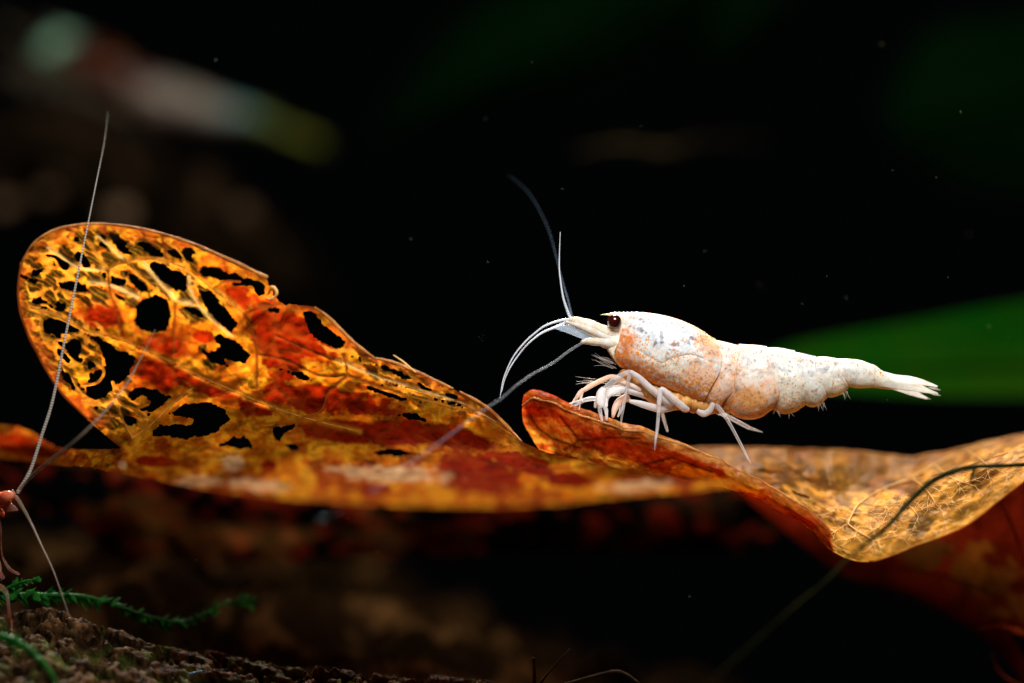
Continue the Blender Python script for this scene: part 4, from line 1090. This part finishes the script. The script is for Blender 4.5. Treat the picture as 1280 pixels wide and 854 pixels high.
def make_shrimp(name, label, base, colf, shell, group, mats, pose='full'):
    root = thing(name, label, 'shrimp', base, group)
    make_body(root, colf, shell)
    for sgn in (-1, 1):
        v, f = ellipsoid_geo(px2mm([(767.5, 402.3, sgn * 20.5)])[0], np.array([8.8, 8.0, 8.8]) * PX, 20, 32)
        e = mk_local('eye', v, f, M_EYE, root)
        v, f = ellipsoid_geo(px2mm([(770.5, 404, sgn * 13.5)])[0], np.array([10.2, 7.5, 11.2]) * PX, 18, 28)
        mk_local('eye_stalk', v, f, mats['stalk'], e)
        # antennal scale and antenna stalk
        v, f = blade_geo([(760, 423, sgn * 13), (740, 418.5, sgn * 15), (716, 412, sgn * 16), (692, 409.5, sgn * 16)], [6, 8.5, 6.5, .6], 1.0)
        mk_local('antennal_scale', v, f, M_SCALE, root)
        a = ltube('antenna_stalk', [(768, 430, sgn * 14), (758, 429, sgn * 17), (750, 427.5, sgn * 18), (743, 427, sgn * 18), (735, 426.5, sgn * 18), (727, 428, sgn * 17)], [8, 6.4, 4.8, 5.0, 4.0, 1.8], mats['ped'], root, sides=14)
        b = ltube('antennule_stalk', [(774, 420, sgn * 6), (762, 417, sgn * 10), (753, 413.5, sgn * 12), (746, 410, sgn * 13), (741, 408, sgn * 13), (734, 405, sgn * 13), (728, 403, sgn * 13), (721, 401, sgn * 12), (711, 399, sgn * 10)], [8, 8.6, 7.6, 6.4, 7.0, 6.2, 5.2, 5.0, 2.2], mats['ped'], root, sides=16, wob=.04)
        ltube('antennule_joint', [(764, 424, sgn * 14), (750, 419, sgn * 17), (738, 414, sgn * 18), (724, 408, sgn * 17), (706, 402, sgn * 12)], [5, 4.2, 4.6, 3.2, 1.4], mats['ped'], b, sides=12)
    # tail fan
    for nm, pts, w in (('telson', [(1096, 468, 0), (1118, 474, 0), (1140, 475, 0), (1156, 479, 0)], [6, 6, 4.2, 1.2]),
                       ('uropod', [(1102, 474, -6), (1120, 476, -9), (1142, 476, -12), (1170, 483, -14)], [5, 4.8, 4.6, 1.0]),
                       ('uropod', [(1102, 478, -8), (1122, 482, -12), (1146, 485.5, -16), (1170, 492, -18)], [5, 4.8, 4.4, 1.0]),
                       ('uropod', [(1102, 478, 6), (1122, 484, 10), (1143, 491, 14), (1161, 499, 17)], [5, 4.6, 4.2, 1.0]),
                       ('uropod', [(1102, 476, 5), (1122, 479, 8), (1144, 481, 12), (1164, 488, 15)], [5, 4.6, 4, .7])):
        v, f = blade_geo(pts, w, 1.1); mk_local(nm, v, f, mats['tail'], root)
    # the soft underside that carries the legs
    v, f = tube_geo(px2mm([(778, 462, 0), (790, 476, 0), (808, 488, 0), (832, 497, 0), (858, 503, 0), (880, 507, 0), (904, 508, 0), (930, 510, 0)]), np.array([6, 9, 11, 12, 12, 11, 9, 5]) * PX, 18, 60, wob=.10, flat=1.6)
    mk_local('underside', v, f, mats['under'], root)
    # a fringe of fine hairs on the tail fan, belly and mouth
    hs = []
    for tx, ty, tz in ((1166, 484, -14), (1166, 491, -18), (1158, 496, 17)):
        for k in range(4):
            ox = -k * 2.4
            hs.append(tube_geo(px2mm([(tx + ox, ty - .3 + k * .1, tz), (tx + ox + 5, ty + 2.4 - k * .15, tz), (tx + ox + 8, ty + 3.8 - k * .1, tz)]), np.array([.35, .25, .1]) * PX, 4, 5))
    for x0, y0 in ((966, 512), (970, 514), (1022, 506), (1027, 505), (1052, 493), (1056, 491), (868, 507), (872, 508), (848, 498), (896, 514), (985, 516)):
        for k in range(3):
            a = random.uniform(-3, 6); L = random.uniform(4, 9)
            hs.append(tube_geo(px2mm([(x0 + k, y0 - 2, -10), (x0 + k + a * .5, y0 + L * .5, -11), (x0 + k + a, y0 + L, -11)]), np.array([.28, .2, .08]) * PX, 4, 5))
    for k in range(13):
        x0, y0 = 768 + random.uniform(-3, 3), 455 + random.uniform(-4, 6)
        hs.append(tube_geo(px2mm([(x0, y0, -12), (x0 - 12, y0 - 4 + random.uniform(-2, 1), -14), (x0 - random.uniform(20, 32), y0 - 6 + random.uniform(-6, 3), -15)]), np.array([.26, .18, .06]) * PX, 4, 6))
    for k in range(12):
        x0, y0 = 752 + random.uniform(-14, 10), 474 + random.uniform(-2, 6)
        hs.append(tube_geo(px2mm([(x0, y0, -10), (x0 - 8, y0 - 1, -11), (x0 - random.uniform(12, 26), y0 + random.uniform(-4, 1), -12)]), np.array([.24, .16, .06]) * PX, 4, 5))
    v, f = join_geo(hs); o = mk_local('bristles', v, f, M_HAIR, root); o['kind'] = 'stuff'
    L, C, O = mats['limb'], mats['clear'], mats['peach']
    # walking legs: (upper, shank, foot)
    leg('walking_leg', root, [('x', [(840, 504, -14), (833, 502, -18), (812, 485, -22), (798, 472, -24), (787, 464.5, -24)], [5.5, 6, 5.2, 4.4, 3.4], L),
                              ('shank', [(787, 464, -24), (784, 478, -24), (780, 499, -23), (777, 517, -22)], [3.6, 3.2, 2.6, 2.2], C), ('foot', [(777, 517, -22), (776, 524, -21.5), (775.4, 534, -21)], [2.0, 1.6, .6], C)])
    leg('walking_leg', root, [('x', [(859, 512, -16), (852, 508, -20), (838, 496, -24), (829, 488, -25), (824, 485.5, -25)], [4, 5.6, 5.2, 4.4, 3.4], L),
                              ('shank', [(824, 485, -25), (823.5, 495, -25.5), (822.5, 505, -26)], [3.6, 4.0, 3.4], L),
                              ('shin', [(822.6, 505, -27), (820.5, 531, -34), (817.5, 548, -46)], [3.2, 2.7, 2.2], C), ('foot', [(817.5, 548, -46), (816.8, 554, -48), (816, 562, -49)], [1.9, 1.4, .4], C)])
    leg('walking_leg', root, [('x', [(872, 513, -12), (879, 517, -15), (886, 513, -18), (889.5, 506, -19), (891, 502, -19)], [5, 5, 4.6, 4.2, 3.2], L),
                              ('shank', [(891, 502, -19), (899, 512, -20), (907, 523, -21)], [3.4, 4, 3.2], C),
                              ('shin', [(907, 523, -21), (915, 537, -22), (928, 562, -23)], [3.0, 2.7, 2.3], C), ('foot', [(928, 562, -23), (932, 570, -23), (937, 579, -23)], [2.1, 1.5, .4], C)])
    leg('walking_leg', root, [('x', [(820, 505, 14), (824, 510, 16), (828, 515, 17)], [4, 3.6, 3], L), ('shank', [(828, 515, 17), (831, 526, 18), (835.5, 540, 19)], [3, 2.6, 2], C)])
    leg('walking_leg', root, [('x', [(890, 510, 14), (900, 516, 16), (909, 520, 18)], [4, 3.6, 3], L), ('shank', [(909, 520, 18), (922, 527, 19), (938, 535.5, 20)], [3.4, 3.4, 3], C), ('foot', [(938, 535.5, 20), (946, 538, 20), (955, 541, 20)], [2.4, 1.8, .4], C)])
    # claw legs
    leg('claw_leg', root, [('x', [(790, 472, -18), (786, 465, -22), (776, 469, -24), (765, 477, -25), (755.5, 486, -25)], [3.6, 4, 4.6, 5.4, 4.6], C),
                           ('claw_palm', [(755, 485, -25), (751, 492, -25.5), (750, 502, -26), (752, 509, -26)], [4.6, 7.4, 7.0, 4.6], L), ('claw_finger', [(748, 504, -26), (749.5, 514, -26), (752, 526, -26)], [3.6, 3.2, 1.6], C),
                           ('claw_finger', [(753, 505, -26), (757, 513, -26), (757.5, 525, -26)], [3.6, 3.0, 1.4], L)])
    leg('claw_leg', root, [('x', [(790, 486, -10), (778, 476, -14), (764, 471, -16), (748, 477, -17), (735, 484, -18), (729, 488, -18)], [4.2, 4.6, 4.2, 4.2, 4.2, 3.4], O),
                           ('claw_palm', [(729, 487, -18), (724, 492, -18), (719, 499, -18)], [3.6, 4, 2.6], O), ('claw_finger', [(722, 494, -18), (717, 501, -18), (713, 509, -18)], [2.4, 2, .8], O), ('claw_finger', [(727, 491, -19), (725, 501, -19), (723.5, 512, -19)], [2.4, 2, .8], O)])
    leg('claw_leg', root, [('x', [(775, 492, -12), (764, 492, -16), (754, 495, -19), (745, 498, -20)], [4, 4, 3.6, 3.2], C), ('claw_palm', [(747, 498, -20), (736, 498.5, -21), (726, 501, -21)], [3.4, 3.8, 3.2], C),
                           ('claw_finger', [(728, 500, -21), (720, 502, -21), (711, 504, -21)], [2.6, 2.0, .6], L), ('claw_finger', [(728, 502, -21), (722, 505, -21), (714, 507, -21)], [2.2, 1.8, .6], C)])
    # mouth limbs
    leg('mouth_limb', root, [('x', [(806, 494, -8), (795, 491, -14), (783, 488, -17), (773, 487, -18), (763, 490, -18), (758, 497, -18)], [5.5, 5, 5, 5.4, 5.2, 3.4], L), ('tip', [(759, 494, -18), (757, 501, -18), (758, 508, -18)], [3.6, 3.2, 1.6], L)])
    leg('mouth_limb', root, [('x', [(842, 508, -8), (826, 511, -12), (812, 508, -14), (798, 504, -15), (786, 501, -15)], [6, 6, 5.6, 4.6, 2.6], L)])
    leg('mouth_limb', root, [('x', [(800, 488, -14), (788, 482, -18), (776, 478, -19), (766, 480, -19)], [4.5, 4.5, 4, 2], O)])
    leg('mouth_limb', root, [('x', [(786, 496, -4), (774, 502, -6), (768, 512, -7), (766, 522, -7)], [7, 6.5, 5, 2], O), ('tip', [(774, 500, -7), (776, 511, -8), (772, 521, -8)], [4, 3.4, 1.2], C)])
    leg('mouth_limb', root, [('x', [(800, 492, 8), (782, 484, 12), (764, 486, 14), (748, 496, 15), (744, 510, 15)], [5, 4.6, 4, 3.4, 2], C)])
    return root

M_UNDER = plain('underside', (0.42, 0.13, 0.02), (0.66, 0.38, 0.12), 1500, 0.3, 1.0, sss=0.4)
MATS = dict(under=M_UNDER, stalk=M_STALK, ped=M_PED, tail=M_TAIL, limb=M_LIMB, clear=M_LIMB_C, peach=M_LIMB_O)
shrimp = make_shrimp('shrimp', 'white shrimp with orange speckles standing on the golden curled leaf', P([(830, 540, 0)])[0], shrimp_cols, M_SHELL, None, MATS)

def feeler(parent, name, pts, rad, mat, n=None):
    """pts are (photo px, py, depth mm)"""
    q = P(pts); v, f = tube_geo(q, np.asarray(rad, float) * PX, 7, n or len(pts) * 9, wob=.07)
    b = BASE[parent]
    mw = parent.matrix_basis.inverted()
    vl = np.array([mw @ Vector(p * MM) for p in v]) / MM
    return mk_local(name, vl, f, mat, parent)

feeler(shrimp, 'antenna', [(713, 398, -.4), (709, 388, -.5), (704, 372, -.6), (700.5, 350, -.6), (699, 330, -.5), (700.3, 290, -.4)], [1.8, 1.8, 1.4, 1.0, .8, .35], M_FEEL)
feeler(shrimp, 'antenna', [(715, 397, .4), (710, 375, 1), (705, 358, 2), (700, 340, 2.4), (695.5, 322, 3), (688, 294, 4), (677, 268, 5), (660, 240, 6), (636, 219, 7)], [1.8, 1.3, .95, .7, .55, .45, .36, .28, .1], M_FEEL_B)
feeler(shrimp, 'antenna', [(712, 399.5, -.5), (700, 401, -.8), (682, 407, -1), (668, 417, -1), (655, 429, -1), (643, 444, -1), (635, 459, -1), (628.5, 477, -1), (625, 498, -1)], [2.0, 1.7, 1.4, 1.2, 1.1, 1.0, .9, .8, .4], M_FEEL)
feeler(shrimp, 'antenna', [(708, 403, .3), (694, 409, .1), (676, 417, -.2), (660, 430, -.5), (648, 444, -.7), (638, 459, -.8), (631, 474, -.8), (627, 490, -.9)], [1.8, 1.6, 1.3, 1.1, 1.0, .9, .7, .4], M_FEEL)
feeler(shrimp, 'antenna', [(733, 426, -.8), (724, 431, -1), (709, 440.5, -1.6), (695, 451, -2.2), (682, 459, -2.8), (664, 468.6, -3.5), (645, 482, -4.5), (628, 497, -5.2), (610, 509, -6), (570, 538, -7.6), (530, 567, -9.6), (490, 596, -12), (445, 628, -15), (395, 652, -18)],
       [2.3, 1.8, 1.7, 1.6, 1.5, 1.3, 1.15, 1.0, .85, .7, .6, .5, .35, .2], M_FEEL_G)

def copy_tree(o, parent, swap):
    c = o.copy(); COL.objects.link(c)
    if parent is not None: c.parent = parent
    if c.type == 'MESH' and c.material_slots:
        m = c.material_slots[0].material
        if m in swap:
            c.material_slots[0].link = 'OBJECT'; c.material_slots[0].material = swap[m]
    BASE[c] = np.zeros(3)
    return c

def copy_shrimp(src, label, base, rot, scale, colf, shell, swap, skip=()):
    root = thing('shrimp', label, 'shrimp', base)
    make_body(root, colf, shell)
    for ch in list(src.children):
        nm = ch.name.split('.')[0]
        if nm == 'body' or nm in skip: continue
        c = copy_tree(ch, root, swap)
        for g in ch.children: copy_tree(g, c, swap)
    root.rotation_euler = rot; root.scale = scale if isinstance(scale, tuple) else (scale,) * 3
    return root

M_DIM = plain('dim_limb', (.10, .08, .05), (.16, .13, .08), 300, .5)
M_DIMY = plain('olive_tail', (.14, .16, .015), (.2, .2, .03), 300, .5)
bgsh = copy_shrimp(shrimp, 'blurred shrimp with pale green head and dark red back far behind the leaf', P([(95, 138, 80)])[0], (0, math.radians(14), 0), (1.30, 1.0, .86), band_cols, M_SHELL_BAND,
                   {M_LIMB: M_DIM, M_LIMB_C: M_DIM, M_LIMB_O: M_DIM, M_TAIL: M_DIMY, M_PED: M_TWIG, M_STALK: M_TWIG, M_SCALE: M_DIM, M_UNDER: M_DIM, M_FEEL: M_DIM, M_FEEL_B: M_DIM, M_HAIR: M_DIM}, skip=('antenna', 'bristles'))
# the cherry red one at the edge of the picture, turned towards the lens
M_RLIMB = plain('red_limb', (.30, .05, .02), (.42, .26, .20), 900, .25, .6, trans=.2, clear=.85)
redsh = copy_shrimp(shrimp, 'translucent red shrimp entering beside the driftwood, long feelers raised', P([(-72, 720, 4.3)])[0], (0, math.radians(-15), math.radians(128)), 1.0, red_cols, M_SHELL_RED,
                    {M_LIMB: M_RLIMB, M_LIMB_C: M_RLIMB, M_LIMB_O: M_RLIMB, M_TAIL: M_RED, M_PED: M_RED, M_STALK: M_RED, M_SCALE: M_RLIMB, M_UNDER: M_RED}, skip=('antenna', 'bristles'))
bpy.context.view_layer.update()
feeler(redsh, 'antenna', [(22, 616, -1.6), (38, 588, -1.8), (52, 545, -1.9), (66, 500, -1.8), (80, 430, -1.5), (94, 360, -1.0), (108, 290, -.2), (121, 225, .6), (130, 180, 2), (135, 140, 4)], [2.4, 2.3, 2.1, 2.0, 1.8, 1.5, 1.1, .75, .45, .15], M_FEEL_R, 130)
feeler(redsh, 'antenna', [(24, 612, -1.6), (45, 590, -3), (65, 574, -4.4), (105, 541, -6), (150, 492, -4.5), (175, 450, -3.5), (194, 412, -3)], [2.2, 2.0, 1.8, 1.4, 1.1, .9, .5], M_FEEL_D, 80)
feeler(redsh, 'antenna', [(14, 614, -1.5), (24, 627, -1.5), (38, 652, -1.5), (52, 682, -2), (66, 712, -2.6), (78, 745, -3.4), (88, 775, -4.2)], [3.0, 2.6, 1.8, 1.3, .9, .6, .3], M_FEEL_D, 80)
feeler(redsh, 'walking_leg', [(-6, 640, -1.5), (0.5, 655, -1.5), (2, 690, -1.2), (7, 704, -1), (14, 713, -.5), (24, 718, 0)], [1.1, .9, .9, 1.7, 2.0, 1.3], M_RLIMB)
feeler(redsh, 'walking_leg', [(-14, 730, -2), (-2, 733, -2), (5, 737, -2), (9, 745, -2), (12, 770, -2.2), (14, 775, -2.2), (15, 790, -2.5), (16, 812, -3)], [3, 3.6, 3.2, 2.4, 2.0, 1.7, 1.2, .7], M_RLIMB)
v, f = ellipsoid_geo(np.zeros(3), np.array([9, 6, 6.5]) * PX, 14, 20)
mw = redsh.matrix_basis.inverted()
pp = P([(9, 620, -2.2)])[0]
o = mk_local('mouth', np.array([mw @ Vector((p + pp) * MM) for p in v]) / MM, f, M_RED, redsh)

# ------------------------------------------------------------------ moss, stems, twigs
def moss_frond(name, label, path, rad, nleaf, size, droop=1.0):
    q = P(path); root = thing(name, label, 'moss', q[0], 'moss fronds on the driftwood')
    v, f = tube_geo(q, np.asarray(rad) * PX, 8, len(path) * 8)
    mk('stem', v, f, M_MOSS, root)
    c = cr(q, nleaf)
    t = np.gradient(c, axis=0); t /= np.linalg.norm(t, axis=1)[:, None]
    V = []; F = []
    for i in range(nleaf):
        for sd in (-1, 1):
            a = random.uniform(0, 2 * math.pi)
            side = np.array([0, math.cos(a), math.sin(a) * 1.0 - .35 * droop]); side -= t[i] * (side @ t[i]); side /= np.linalg.norm(side) + 1e-9
            L = size * PX * random.uniform(.6, 1.25) * (1 - .35 * i / nleaf); w = L * .30
            ax = (side * .8 + t[i] * .65); ax /= np.linalg.norm(ax); wd = np.cross(ax, side + np.array([.3, .2, .1])); wd /= np.linalg.norm(wd)
            nn = np.cross(ax, wd)
            o = len(V)
            V += [c[i], c[i] + ax * L * .35 + wd * w + nn * w * .3, c[i] + ax * L * .75 + wd * w * .6 + nn * w * .2, c[i] + ax * L, c[i] + ax * L * .75 - wd * w * .6 + nn * w * .2, c[i] + ax * L * .35 - wd * w + nn * w * .3, c[i] + ax * L * .5 - nn * w * .2]
            F += [(o, o + 1, o + 6), (o + 1, o + 2, o + 6), (o + 2, o + 3, o + 6), (o + 3, o + 4, o + 6), (o + 4, o + 5, o + 6), (o + 5, o, o + 6)]
    g = mk('leaflets', np.array(V), F, M_MOSS, root); g['kind'] = 'stuff'
moss_frond('moss_frond', 'long green moss frond arching over the pitted driftwood', [(-20, 748, .5), (20, 744, 1), (70, 744, 1.5), (110, 747, 2.2), (150, 760, 3), (185, 771, 3.6), (220, 778, 4.4), (250, 770, 5), (285, 752, 6), (312, 752, 7)], [3, 3, 3, 3, 2.6, 2.4, 2.2, 1.8, 1.4, .8], 52, 22)
moss_frond('moss_frond', 'short green moss tuft beside the foot of the red shrimp', [(-4, 742, -.5), (14, 733, -.8), (30, 727, -1), (46, 724, -1)], [2, 2, 1.6, .8], 16, 11)
moss_frond('moss_frond', 'thick blurred green moss stem bending down over the driftwood edge', [(-20, 795, -7), (8, 797, -7.5), (30, 808, -8), (50, 824, -8.5), (66, 845, -9), (74, 868, -9)], [5, 4.6, 4.2, 3.6, 3, 2], 20, 14)
wp = thing('wiry_plant', 'dark green wiry plant stem crossing in front of the golden leaf', 'stem', P([(1300, 580, -3.6)])[0])
tube('stem', [(1300, 580, -3.6), (1262, 582, -4.6), (1215, 584, -5), (1190, 590, -5.4), (1165, 602, -6), (1140, 624, -6.8), (1112, 655, -7.8), (1085, 678, -8.6), (1060, 698, -9.4), (1030, 728, -10.6), (995, 756, -12), (940, 805, -14), (895, 846, -16), (870, 872, -17)],
         [2.6, 2.7, 3.0, 3.6, 4.0, 4.0, 3.6, 2.8, 2.0, 1.5, 1.1, .8, .6, .5], M_STEM, wp, wob=.06, n=130)
tube('side_shoot', [(1219, 585, -5), (1216, 592, -5.2), (1214, 600, -5.2), (1217, 605, -5)], [2.4, 1.9, 1.7, .6], M_STEM, wp)
for lab, pts, r in (('thin dark twig poking up from the driftwood, leaning over', [(672, 858, -1), (690, 836, -1), (712, 812, -1)], [1.6, 1.3, .6]), ('short upright dark twig on the driftwood', [(668, 860, -.5), (668, 842, -.5), (667, 822, -.5)], [2.6, 2.4, 1.8]),
                    ('arched dark twig lying low on the driftwood', [(700, 858, 1), (740, 846, 1), (775, 840, .5), (800, 855, 0)], [2, 2.4, 2.2, 1.4])):
    tag(tube('twig', pts, r, M_TWIG, wob=.2), lab, 'twig')
tag(tube('filament', [(176, 862, -3), (195, 853, -3), (220, 846, -2.6), (255, 838, -2)], [2.4, 2, 1.6, .5], M_BLUE, wob=.25), 'thin shiny blue filament on the driftwood edge', 'filament')

# ------------------------------------------------------------------ specks drifting in the water
sp = []
for x, y, d in [(607, 148, 6), (881, 314, 4), (1170, 222, 2), (1236, 408, 6), (1262, 422, 3), (1058, 372, 5), (603, 422, 9), (1116, 213, 1), (1003, 380, 3), (513, 299, 4), (610, 328, 2), (1102, 55, 8), (1201, 140, 3), (665, 78, 4), (435, 648, -4), (472, 690, 3), (1109, 500, 0), (1185, 347, 2), (245, 700, 3), (434, 730, 0), (700, 620, -4), (862, 746, 2), (1034, 345, 1)] + [(random.uniform(20, 1270), random.uniform(20, 420), random.uniform(-4, 14)) for _ in range(10)]:
    r = random.choice([.25, .3, .36, .45]) * (1 + abs(d) * .05)
    sp.append(ellipsoid_geo(P([(x, y, d)])[0], np.array([1, .8, .9]) * r * PX, 6, 8))
v, f = join_geo(sp)
o = mk('drifting_specks', v, f, M_SPECK, None, center=True); o['kind'] = 'stuff'
tag(o, 'tiny pale specks drifting in the dark water', 'specks')
